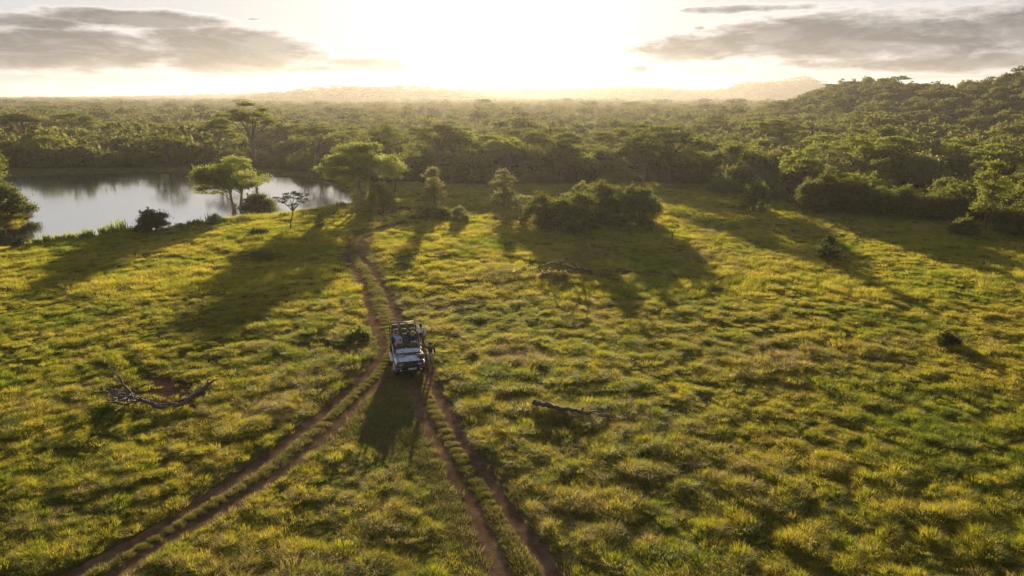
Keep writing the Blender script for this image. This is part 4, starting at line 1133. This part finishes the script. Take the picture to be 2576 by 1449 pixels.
b.tube([(-.20, -2.44, .98), (.20, -2.44, .98)], .03); b.tube([(-.20, -2.45, .80), (.20, -2.45, .80)], .02); part(b, 'bull_bar', 'black')
b = MB(); b.box((.08, -2.52, .68), (.50, .015, .11)); npl = part(b, 'number_plate', 'white', bevel=.004)
tcur = bpy.data.curves.new('plate_text', 'FONT'); tcur.body = "NN  20204"; tcur.size = .105; tcur.align_x = 'CENTER'; tcur.align_y = 'CENTER'; tcur.extrude = .002
to = bpy.data.objects.new('plate_text', tcur); COL.objects.link(to)
tme = bpy.data.meshes.new_from_object(to.evaluated_get(bpy.context.evaluated_depsgraph_get())); bpy.data.objects.remove(to)
tme.transform(Matrix.Translation((.08, -2.532, .68)) @ Euler((R(90), 0, 0)).to_matrix().to_4x4()); tme.materials.clear(); link('plate_lettering', tme, M['black'], npl)
# folded windscreen lying forward over the scuttle, and the rack frame in front of it
b = MB(); b.box((0, -.86, 1.26), (1.62, .22, .20)); b.box((0, -.80, 1.37), (1.66, .10, .05)); part(b, 'dashboard', 'black', bevel=.02)
def P3(y): return 1.37 - .14 * (-.84 - y) / .5
b = MB(); zz = .0; b.loft([[(-.74, -.86, 1.385), (.74, -.86, 1.385)], [(-.72, -1.30, 1.275), (.72, -1.30, 1.275)]], False, False); b.loft([[(-.74, -.86, 1.373), (.74, -.86, 1.373)], [(-.72, -1.30, 1.263), (.72, -1.30, 1.263)]], False, False); gl = part(b, 'windscreen', 'glass')
b = MB()
b.tube([(-.77, -.82, 1.39), (.77, -.82, 1.39)], .028); b.tube([(-.75, -1.33, 1.275), (.75, -1.33, 1.275)], .03); b.tube([(-.77, -.82, 1.39), (-.75, -1.33, 1.275)], .026); b.tube([(.77, -.82, 1.39), (.75, -1.33, 1.275)], .026); part(b, 'windscreen_frame', 'black', gl)
b = MB(); b.tube([(-.70, -1.36, 1.27), (-.66, -1.74, 1.21), (-.36, -1.76, 1.21), (-.24, -1.54, 1.24), (.30, -1.50, 1.24), (.42, -1.5, 1.24)], .026)
b.tube([(-.26, -1.36, 1.28), (-.25, -1.54, 1.24)], .024); b.tube([(.40, -1.36, 1.28), (.42, -1.52, 1.24)], .024); b.tube([(.70, -1.36, 1.27), (.70, -1.56, 1.22), (.42, -1.52, 1.24)], .024); part(b, 'bonnet_rack', 'black')
for x in (-.2, .45):
    b = MB(); b.tube([(x, -1.28, 1.29), (x - .28, -1.02, 1.36)], .009); part(b, 'wiper', 'black', gl)
# tracker seat on the left wing
b = MB(); b.box((.70, -1.72, 1.12), (.42, .34, .24)); ts = part(b, 'tracker_seat', 'canvas', bevel=.03)
b = MB(); b.box((.70, -1.60, 1.255), (.44, .22, .04)); part(b, 'seat_lid', 'tan', ts, .015)
# seats
def seat(x, y, zt, w_=.48, hgt=.62, parent=veh):
    b = MB(); rings = []
    for h, ww, dy in [(0, .94, 0), (.35, 1.0, .03), (.8, .92, .075), (.95, .84, .09), (1.0, .66, .095)]:
        z = zt - hgt + hgt * h; hw = w_ / 2 * ww
        rings.append([(x - hw, y - .05 + dy, z), (x - hw * .8, y - .075 + dy, z), (x + hw * .8, y - .075 + dy, z), (x + hw, y - .05 + dy, z), (x + hw, y + .04 + dy, z), (x - hw, y + .04 + dy, z)])
    b.loft(rings); st = part(b, 'seat', 'canvas', parent, .015)
    b = MB(); b.box((x, y - .30, zt - hgt - .01), (w_ * .96, .50, .13)); b.box((x, y - .28, zt - hgt - .18), (w_ * .5, .3, .22)); part(b, 'cushion', 'canvas', st, .03)
    b = MB(); b.box((x, y + .095 - .02, zt + .012), (w_ * .62, .06, .03)); part(b, 'seat_trim', 'cream', st, .01)
    return st
for x in (-.40, .42): seat(x, -.16, 1.52, .52, .52)
for x in (-.53, 0, .53):
    seat(x, .78, 1.80); seat(x, 1.42, 1.92); seat(x, 2.10, 2.03, .50, .66)
# steering wheel
b = MB(); cc = Vector((-.42, -.62, 1.40)); pts = [cc + Vector((.19 * math.cos(q), .07 * math.sin(q), .175 * math.sin(q))) for q in np.linspace(0, 2 * math.pi, 21)]
b.tube(pts, .016, 6, False); b.tube([cc, cc + Vector((0, -.25, -.12))], .02, 6); b.tube([pts[0], cc, pts[10]], .012, 5); part(b, 'steering_wheel', 'black')
# tube frame: rear hoop, side rails, stanchions, hand rails
b = MB()
b.tube([(-.84, 2.22, .9), (-.86, 2.26, 1.7), (-.84, 2.28, 2.02), (-.74, 2.29, 2.12), (.74, 2.29, 2.12), (.84, 2.28, 2.02), (.86, 2.26, 1.7), (.84, 2.22, .9)], .034); part(b, 'rear_hoop', 'black')
for s in (-1, 1):
    b = MB()
    b.tube([(s * .86, 2.26, 1.72), (s * .88, 1.45, 1.62), (s * .88, .7, 1.50), (s * .87, -.1, 1.36), (s * .84, -.75, 1.30)], .028)
    b.tube([(s * .87, 2.2, 1.35), (s * .89, 1.2, 1.30), (s * .88, .2, 1.20), (s * .86, -.7, 1.12)], .024)
    for y, z in ((1.75, 1.66), (1.1, 1.57), (.45, 1.46), (-.15, 1.35), (-.72, 1.30)): b.tube([(s * .87, y, 1.0), (s * .88, y, z)], .024)
    fr = part(b, 'side_rail', 'black')
    for y, z in ((2.1, 1.74), (1.5, 1.66), (1.1, 1.58), (.75, 1.52), (.45, 1.47)):
        b = MB(); b.ball((s * .90, y, z + .02), .035); part(b, 'rail_fitting', 'chrome', fr)
    for y0, y1 in ((.15, -.35), (-.2, -.7)):
        b = MB(); b.tube([(s * .90, y0, 1.42), (s * .89, y1, 1.06)], .026); part(b, 'grab_handle', 'chrome', fr)
    b = MB(); b.box((s * .98, .35, .50), (.20, 1.7, .035)); b.tube([(s * .86, -.3, .62), (s * 1.0, -.3, .50)], .02); b.tube([(s * .86, .9, .62), (s * 1.0, .9, .50)], .02); part(b, 'running_board', 'silverside', bevel=.008)
# wing mirror brackets in front
b = MB(); b.tube([(-.90, -2.30, .60), (-1.0, -2.16, .62), (-.99, -1.98, .88), (-.93, -1.9, .92)], .026); part(b, 'step_rail', 'chrome')
# wheels
for (x, y, st) in ((-.80, -1.52, .0), (.80, -1.52, .0), (-.82, 1.38, 0), (.82, 1.38, 0)):
    wr = empty('wheel', (x, y, .41)); wr.parent = veh; s = 1 if x > 0 else -1
    b = MB(); b.lathe([(-.12, .24), (-.125, .36), (-.09, .405), (-.03, .415), (.03, .415), (.09, .405), (.125, .36), (.12, .24)], 'X', n=28)
    for k in range(24):
        q = 2 * math.pi * k / 24; b.box((0, .412 * math.cos(q), .412 * math.sin(q)), (.2, .045, .02), (q + math.pi / 2, 0, 0))
    part(b, 'tyre', 'rubber', wr)
    b = MB(); b.lathe([(s * .05, .02), (s * .06, .10), (s * .02, .14), (s * .03, .20), (s * .11, .245), (-s * .1, .245)], 'X', n=24); b.lathe([(s * .05, .0), (s * .10, .04), (s * .10, .0)], 'X', n=12); part(b, 'rim', 'silverside', wr)
# ------------------------------------------------------------------ people: one skinned body each, clothes over it
M['skin_l'] = plain('light_skin', (.60, .38, .27), .55, 0, .06, 12)
M['skin_d'] = plain('dark_skin', (.10, .055, .038), .5, 0, .1, 12)
M['skin_m'] = plain('tanned_skin', (.36, .20, .13), .55, 0, .06, 12)
M['shirt_w'] = plain('white_shirt', (.74, .74, .78), .8, 0, .05, 8)
M['shirt_b'] = plain('light_blue_shirt', (.36, .56, .82), .8, 0, .06, 8)
M['shirt_k'] = plain('black_shirt', (.035, .03, .03), .85, 0, .15, 8)
M['navy'] = plain('black_hooded_top', (.025, .022, .030), .85, 0, .15, 8)
M['khaki'] = plain('dark_khaki_trousers', (.075, .065, .04), .85, 0, .12, 8)
M['beige'] = plain('beige_shorts', (.38, .34, .30), .85, 0, .08, 8)
M['pink'] = plain('pale_pink_shorts', (.62, .45, .48), .85, 0, .08, 8)
M['jeans'] = plain('blue_jeans', (.16, .28, .50), .85, 0, .12, 10)
M['hair_k'] = plain('dark_hair', (.015, .011, .009), .6, 0, .2, 20)
M['hair_y'] = plain('blonde_hair', (.50, .33, .16), .5, 0, .2, 20)
M['hair_g'] = plain('reddish_fair_hair', (.33, .18, .10), .6, 0, .2, 20)
M['shoe'] = plain('brown_shoe_leather', (.12, .07, .045), .6, 0, .1, 10)
M['eye'] = plain('eye', (.02, .015, .01), .2)
def skin_obj(name, nodes, edges, material, parent, root=0, sub=1):
    """nodes: list of (x, y, z, rx, ry); a Skin modifier grows one surface from them"""
    me = bpy.data.meshes.new(name); me.from_pydata([n[:3] for n in nodes], edges, [])
    o = bpy.data.objects.new(name, me); COL.objects.link(o)
    md = o.modifiers.new('skin', 'SKIN'); md.use_smooth_shade = True; md.branch_smoothing = .6
    if not me.skin_vertices:
        bpy.context.view_layer.objects.active = o
    sv = me.skin_vertices[0].data
    for i, n in enumerate(nodes):
        sv[i].radius = (n[3], n[4]); sv[i].use_root = (i == root)
    o.modifiers.new('smooth', 'SUBSURF').levels = sub; o.modifiers[-1].render_levels = sub
    dg = bpy.context.evaluated_depsgraph_get(); dg.update()
    m2 = bpy.data.meshes.new_from_object(o.evaluated_get(dg)); bpy.data.objects.remove(o)
    m2.polygons.foreach_set('use_smooth', np.ones(len(m2.polygons), bool))
    m2.materials.clear(); return link(name, m2, material, parent)
def person(label, loc, rz, J, skin, top, bottom, shoes, hair, sleeves='short', legs='short', long_hair=False, cap=None, z0=0.0, beard=False):
    """J: joint positions (dict). The figure faces local -Y. l = the figure's left = local +X"""
    root = tag(empty('person', loc, rz), label, 'person')
    V = {k: np.array(v, float) for k, v in J.items()}
    N = []; E = []; ix = {}
    def nd(k, p, rx, ry=None):
        ix[k] = len(N); N.append((*p, rx, ry if ry else rx)); return ix[k]
    def ch(a, b): E.append((ix[a], ix[b]))
    pe, chst, nk, hd = V['pelvis'], V['chest'], V['neck'], V['head']
    sp = (pe + chst) / 2
    nd('pelvis', pe, .135, .105); nd('spine', sp, .13, .095); nd('chest', chst, .155, .10); nd('neck', nk, .058, .058)
    ch('pelvis', 'spine'); ch('spine', 'chest'); ch('chest', 'neck')
    up = (hd - nk) / np.linalg.norm(hd - nk); fw = V.get('face', np.array([0, -1.0, 0])); fw = fw / np.linalg.norm(fw)
    nd('jaw', hd - up * .06 + fw * .015, .066, .078); nd('skull', hd + up * .03, .078, .092); nd('crown', hd + up * .10 - fw * .01, .052, .062)
    ch('neck', 'jaw'); ch('jaw', 'skull'); ch('skull', 'crown')
    for s in 'lr':
        sh, el_, wr = V['sh' + s], V['el' + s], V['wr' + s]
        nd('sh' + s, sh, .066); nd('ua' + s, sh * .5 + el_ * .5, .050); nd('el' + s, el_, .041); nd('fa' + s, el_ * .5 + wr * .5, .037); nd('wr' + s, wr, .026, .022)
        ch('chest', 'sh' + s); ch('sh' + s, 'ua' + s); ch('ua' + s, 'el' + s); ch('el' + s, 'fa' + s); ch('fa' + s, 'wr' + s)
        d = V.get('hd' + s, wr - el_); d = d / np.linalg.norm(d)
        pn = V.get('pn' + s, np.array([0, -1.0, 0])); side = np.cross(d, pn); side /= np.linalg.norm(side) + 1e-9; pn = np.cross(side, d)
        th = V.get('th' + s, np.array([1.0 if s == 'r' else -1.0, 0, 0])); sg = 1 if np.dot(side, th) >= 0 else -1
        pm = wr + d * .055; nd('palm' + s, pm, .037, .018); ch('wr' + s, 'palm' + s)
        curl = J.get('curl', .25)
        for k, (o, L) in enumerate(((.030, .068), (.010, .078), (-.011, .073), (-.031, .058))):
            a = pm + d * .030 + side * sg * o; b_ = a + d * L * .5 + pn * curl * .02 + side * sg * o * .25; c = b_ + d * L * .5 + pn * curl * .04 + side * sg * o * .15
            nd('f%d' % k + s, a, .0105); nd('g%d' % k + s, b_, .0095); nd('h%d' % k + s, c, .0075); ch('palm' + s, 'f%d' % k + s); ch('f%d' % k + s, 'g%d' % k + s); ch('g%d' % k + s, 'h%d' % k + s)
        a = wr + d * .03 + side * sg * .035; b_ = a + d * .025 + side * sg * .028 + pn * .008; c = b_ + d * .032 + side * sg * .012 + pn * .012
        nd('t0' + s, a, .013); nd('t1' + s, b_, .011); nd('t2' + s, c, .009); ch('palm' + s, 't0' + s); ch('t0' + s, 't1' + s); ch('t1' + s, 't2' + s)
        hp, kn, an = V['hip' + s], V['kn' + s], V['an' + s]; toe = V.get('toe' + s, an + np.array([0, -.17, -.05]))
        nd('hip' + s, hp, .094); nd('thigh' + s, hp * .5 + kn * .5, .078); nd('kn' + s, kn, .056); nd('calf' + s, kn * .6 + an * .4, .056); nd('an' + s, an, .038); nd('toe' + s, toe, .036, .026)
        ch('pelvis', 'hip' + s); ch('hip' + s, 'thigh' + s); ch('thigh' + s, 'kn' + s); ch('kn' + s, 'calf' + s); ch('calf' + s, 'an' + s); ch('an' + s, 'toe' + s)
    skin_obj('body', N, E, M[skin], root)
    # head details
    rt = np.cross(fw, up); mb = MB(); hc = hd + up * .01
    mb.tube([hc + fw * .088 + up * .012, hc + fw * .112 - up * .018, hc + fw * .090 - up * .022], [.008, .014, .008], 6)
    for s in (-1, 1): mb.ball(tuple(hc + rt * s * .083 - up * .005), .022, 8, 5, (.5, .8, 1.2))
    mb.build('face_features', M[skin], root)
    for s in (-1, 1):
        mb = MB(); mb.ball(tuple(hc + fw * .088 + rt * s * .032 + up * .018), .010, 8, 5); mb.build('eye', M['eye'], root)
    mb = MB(); mb.tube([hc + fw * .093 - rt * .022 - up * .050, hc + fw * .098 - up * .052, hc + fw * .093 + rt * .022 - up * .050], .006, 5); mb.build('mouth', M['amber'] if skin != 'skin_d' else M['eye'], root)
    # hair
    mb = MB(); rings = []
    for i in range(8):
        ph = math.pi * .5 * i / 7; ring = []
        for k in range(16):
            q = 2 * math.pi * k / 16; f = -math.cos(q)      # +1 at the back
            low = .105 if f > 0 else .02
            h = up * (-low * (1 - i / 7.0) * (1 if f > -.2 else -.6) + .128 * math.sin(ph))
            ring.append(tuple(hd + up * .012 + h - fw * .006 + rt * math.sin(q) * .094 * math.cos(ph * .97) - fw * f * .108 * math.cos(ph * .97)))
        rings.append(ring)
    mb.loft(rings, True, True, True)
    if long_hair:
        for k in range(13):
            q = math.pi * (-.12 + 1.24 * k / 12); o = rt * math.cos(q) * .092 - fw * math.sin(q) * .10
            mb.tube([hd + o + up * .05, hd + o * 1.1 - up * .08, hd + o * 1.25 - up * .22 + fw * .02], [.035, .04, .018], 6)
    mb.build('hair', M[hair], root)
    if beard:
        mb = MB(); mb.tube([hc + rt * .07 - up * .04 + fw * .02, hc + fw * .07 - up * .10, hc - rt * .07 - up * .04 + fw * .02], [.02, .035, .02], 8); mb.build('beard', M['hair_k'], root)
    if cap:
        mb = MB(); rings = [[tuple(hd + up * (.055 + .085 * math.sin(ph)) + rt * math.sin(q) * .108 * math.cos(ph) + fw * math.cos(q) * .122 * math.cos(ph)) for q in np.linspace(0, 2 * math.pi, 17)[:-1]] for ph in np.linspace(0, 1.5, 6)]
        mb.loft(rings, True, True, True)
        mb.loft([[tuple(hd + up * .06 + fw * (.11 + .07 * math.sin(q)) + rt * .09 * math.cos(q)) for q in np.linspace(0, math.pi, 9)], [tuple(hd + up * .068 + fw * (.10 + .07 * math.sin(q)) + rt * .09 * math.cos(q)) for q in np.linspace(0, math.pi, 9)]], False, False)
        mb.build('cap', M[cap], root)
    # shirt
    N = []; E = []; ix.clear()
    nd('a', pe + (sp - pe) * .15, .158, .128); nd('b', sp, .155, .122); nd('c', chst, .178, .125); nd('d', nk - up * .035, .08, .075)
    E += [(0, 1), (1, 2), (2, 3)]
    for s in 'lr':
        sh, el_, wr = V['sh' + s], V['el' + s], V['wr' + s]
        i = len(N); N.append((*sh, .086, .086)); E.append((2, i)); N.append((*(sh * .5 + el_ * .5), .070, .070)); E.append((i, i + 1))
        if sleeves == 'long':
            N.append((*el_, .056, .056)); N.append((*(el_ * .1 + wr * .9), .040, .040)); E += [(i + 1, i + 2), (i + 2, i + 3)]
        else:
            N.append((*(sh * .15 + el_ * .85), .062, .062)); E.append((i + 1, i + 2))
    skin_obj('shirt', N, E, M[top], root, 0)
    # trousers or shorts
    N = [(*pe, .150, .118)]; E = []
    for s in 'lr':
        hp, kn, an = V['hip' + s], V['kn' + s], V['an' + s]; i = len(N)
        N.append((*hp, .112, .112)); N.append((*(hp * .5 + kn * .5), .098, .098)); E += [(0, i), (i, i + 1)]
        if legs == 'long':
            N.append((*kn, .076, .076)); N.append((*(kn * .5 + an * .5), .070, .070)); N.append((*(kn * .06 + an * .94), .058, .058)); E += [(i + 1, i + 2), (i + 2, i + 3), (i + 3, i + 4)]
        else:
            N.append((*(hp * .06 + kn * .94), .084, .084)); E.append((i + 1, i + 2))
    skin_obj('trousers' if legs == 'long' else 'shorts', N, E, M[bottom], root, 0)
    for s in 'lr':
        an = V['an' + s]; toe = V.get('toe' + s, an + np.array([0, -.17, -.05])); dd = toe - an
        skin_obj('shoe', [(*(an + np.array([0, .03, -.03])), .048, .046), (*(an + dd * .5 + np.array([0, 0, -.015])), .046, .04), (*(toe + dd * .12), .045, .034)], [(0, 1), (1, 2)], M[shoes], root, 0)
    return root
def local_to_world(x, y, z=0):
    c, s = math.cos(VR), math.sin(VR); return (ctr[0] + c * x - s * y, ctr[1] + s * x + c * y, VZ + z)
def standing(lean=0.0, feet=.11):
    return dict(pelvis=(0, 0, .98), chest=(0, lean * .5, 1.34), neck=(0, lean - .01, 1.50), head=(0, lean - .03, 1.64), shl=(.19, lean * .5, 1.43), shr=(-.19, lean * .5, 1.43),
                ell=(.27, .03, 1.16), wrl=(.28, -.06, .93), elr=(-.27, .03, 1.16), wrr=(-.28, -.06, .93), hipl=(.095, 0, .92), hipr=(-.095, 0, .92),
                knl=(feet, -.02, .50), knr=(-feet, -.02, .50), anl=(feet + .01, .02, .09), anr=(-feet - .01, .02, .09))
# man beside the vehicle, one arm out to the rail
J = standing(); J.update(elr=(-.43, -.02, 1.47), wrr=(-.66, .02, 1.66), hdr=(-.3, 0, 1), pnr=(-.6, -.3, .3), thr=(1, 0, 0), knl=(.12, -.05, .50), anl=(.15, .03, .09), wrl=(.27, -.08, .95))
p, _ = hit(1084, 925)
person('man in black shirt and beige shorts standing with one hand on the vehicle', (p[0], p[1], p[2] + .02), R(8), J, 'skin_m', 'shirt_k', 'beige', 'shoe', 'hair_k', 'long', 'short', cap='shirt_k')
# man behind, holding a dark hat
J = standing(); J.update(ell=(.29, .02, 1.17), wrl=(.27, -.04, .94), elr=(-.31, -.02, 1.19), wrr=(-.12, -.24, 1.15), hdr=(1, -.25, 0), pnr=(0, 1, 0), thr=(0, 0, 1), curl=1.0)
q = local_to_world(1.26, 2.6); mz = gz(q[0], q[1]) + .03
r_ = person('man in white long sleeved top standing behind the vehicle, holding a cap', (q[0], q[1], mz), R(4), J, 'skin_d', 'shirt_w', 'khaki', 'shoe', 'hair_k', 'long', 'long', beard=True)
b = MB(); c4, s4 = math.cos(R(4)), math.sin(R(4))
rings = [[(.115 * math.cos(k) * math.cos(ph), -.07 * math.sin(ph), .085 * math.sin(k) * math.cos(ph)) for k in np.linspace(0, 2 * math.pi, 15)[:-1]] for ph in np.linspace(0, 1.5, 6)]; b.loft(rings, True, True, True)
b.loft([[(.10 * math.cos(k), 0, -.06 - .07 * math.sin(k)) for k in np.linspace(0, math.pi, 9)], [(.10 * math.cos(k), -.012, -.06 - .07 * math.sin(k)) for k in np.linspace(0, math.pi, 9)]], False, False)
hx, hy, hz_ = -.03, -.29, 1.13
tag(b.build('held_cap', M['navy'], None, 0, (q[0] + c4 * hx - s4 * hy, q[1] + s4 * hx + c4 * hy, mz + hz_)), 'dark cap held against the white top of the man behind the vehicle', 'cap')
# seated pair in the second row
def seated(h):
    return dict(pelvis=(0, .05, h + .10), chest=(0, .08, h + .46), neck=(0, .06, h + .62), head=(0, .03, h + .76), shl=(.18, .08, h + .54), shr=(-.18, .08, h + .54), hipl=(.09, .02, h + .09), hipr=(-.09, .02, h + .09),
                ell=(.26, .0, h + .30), wrl=(.16, -.22, h + .22), elr=(-.27, .0, h + .30), wrr=(-.16, -.22, h + .22),
                knl=(.12, -.40, h + .12), knr=(-.12, -.40, h + .12), anl=(.12, -.42, h - .28), anr=(-.12, -.42, h - .28))
h0 = 1.18
J = seated(h0); J.update(elr=(-.30, .02, h0 + .66), wrr=(-.24, -.03, h0 + .90), hdr=(.1, 0, 1), pnr=(0, -1, 0), thr=(1, 0, 0), knl=(.20, -.38, h0 + .13), anl=(.18, -.40, h0 - .28), wrl=(.14, -.26, h0 + .20))
person('man in a light blue shirt and pale shorts sitting in the vehicle, waving one hand', local_to_world(-.50, .56), VR, J, 'skin_l', 'shirt_b', 'pink', 'shoe', 'hair_g', 'short', 'short')
J = seated(h0); J.update(elr=(-.36, -.02, h0 + .60), wrr=(-.30, -.05, h0 + .84), hdr=(-.05, 0, 1), pnr=(0, -1, 0), thr=(1, 0, 0), ell=(.34, .0, h0 + .64), wrl=(.28, -.04, h0 + .90), hdl=(0, 0, 1), pnl=(0, -1, 0), thl=(-1, 0, 0))
person('fair haired woman in black top sitting in the vehicle with both hands raised', local_to_world(.48, .54), VR, J, 'skin_l', 'navy', 'jeans', 'shoe', 'hair_y', 'long', 'long', long_hair=True)
# ------------------------------------------------------------------ haze
HZT = float(zf[(yf > -750) & (yf < 5750)].max()) + 9; HZB = float(zf.min()) - 1.0; print('haze', HZB, HZT)
hz = MB(); hz.box((0, 2500, (HZT + HZB) / 2), (13000, 6600, HZT - HZB))
def haze_mat():
    m, t, out = mat('thin_warm_haze')
    v = t.n('ShaderNodeVolumePrincipled')
    v.inputs['Color'].default_value = (.78, .75, .72, 1); v.inputs['Density'].default_value = .00015
    v.inputs['Anisotropy'].default_value = .56
    t.l(v.outputs[0], out.inputs['Volume']); return m
ho = hz.build('haze', haze_mat()); tag(ho, kind='stuff', label='thin golden evening haze over the whole plain', cat='haze')
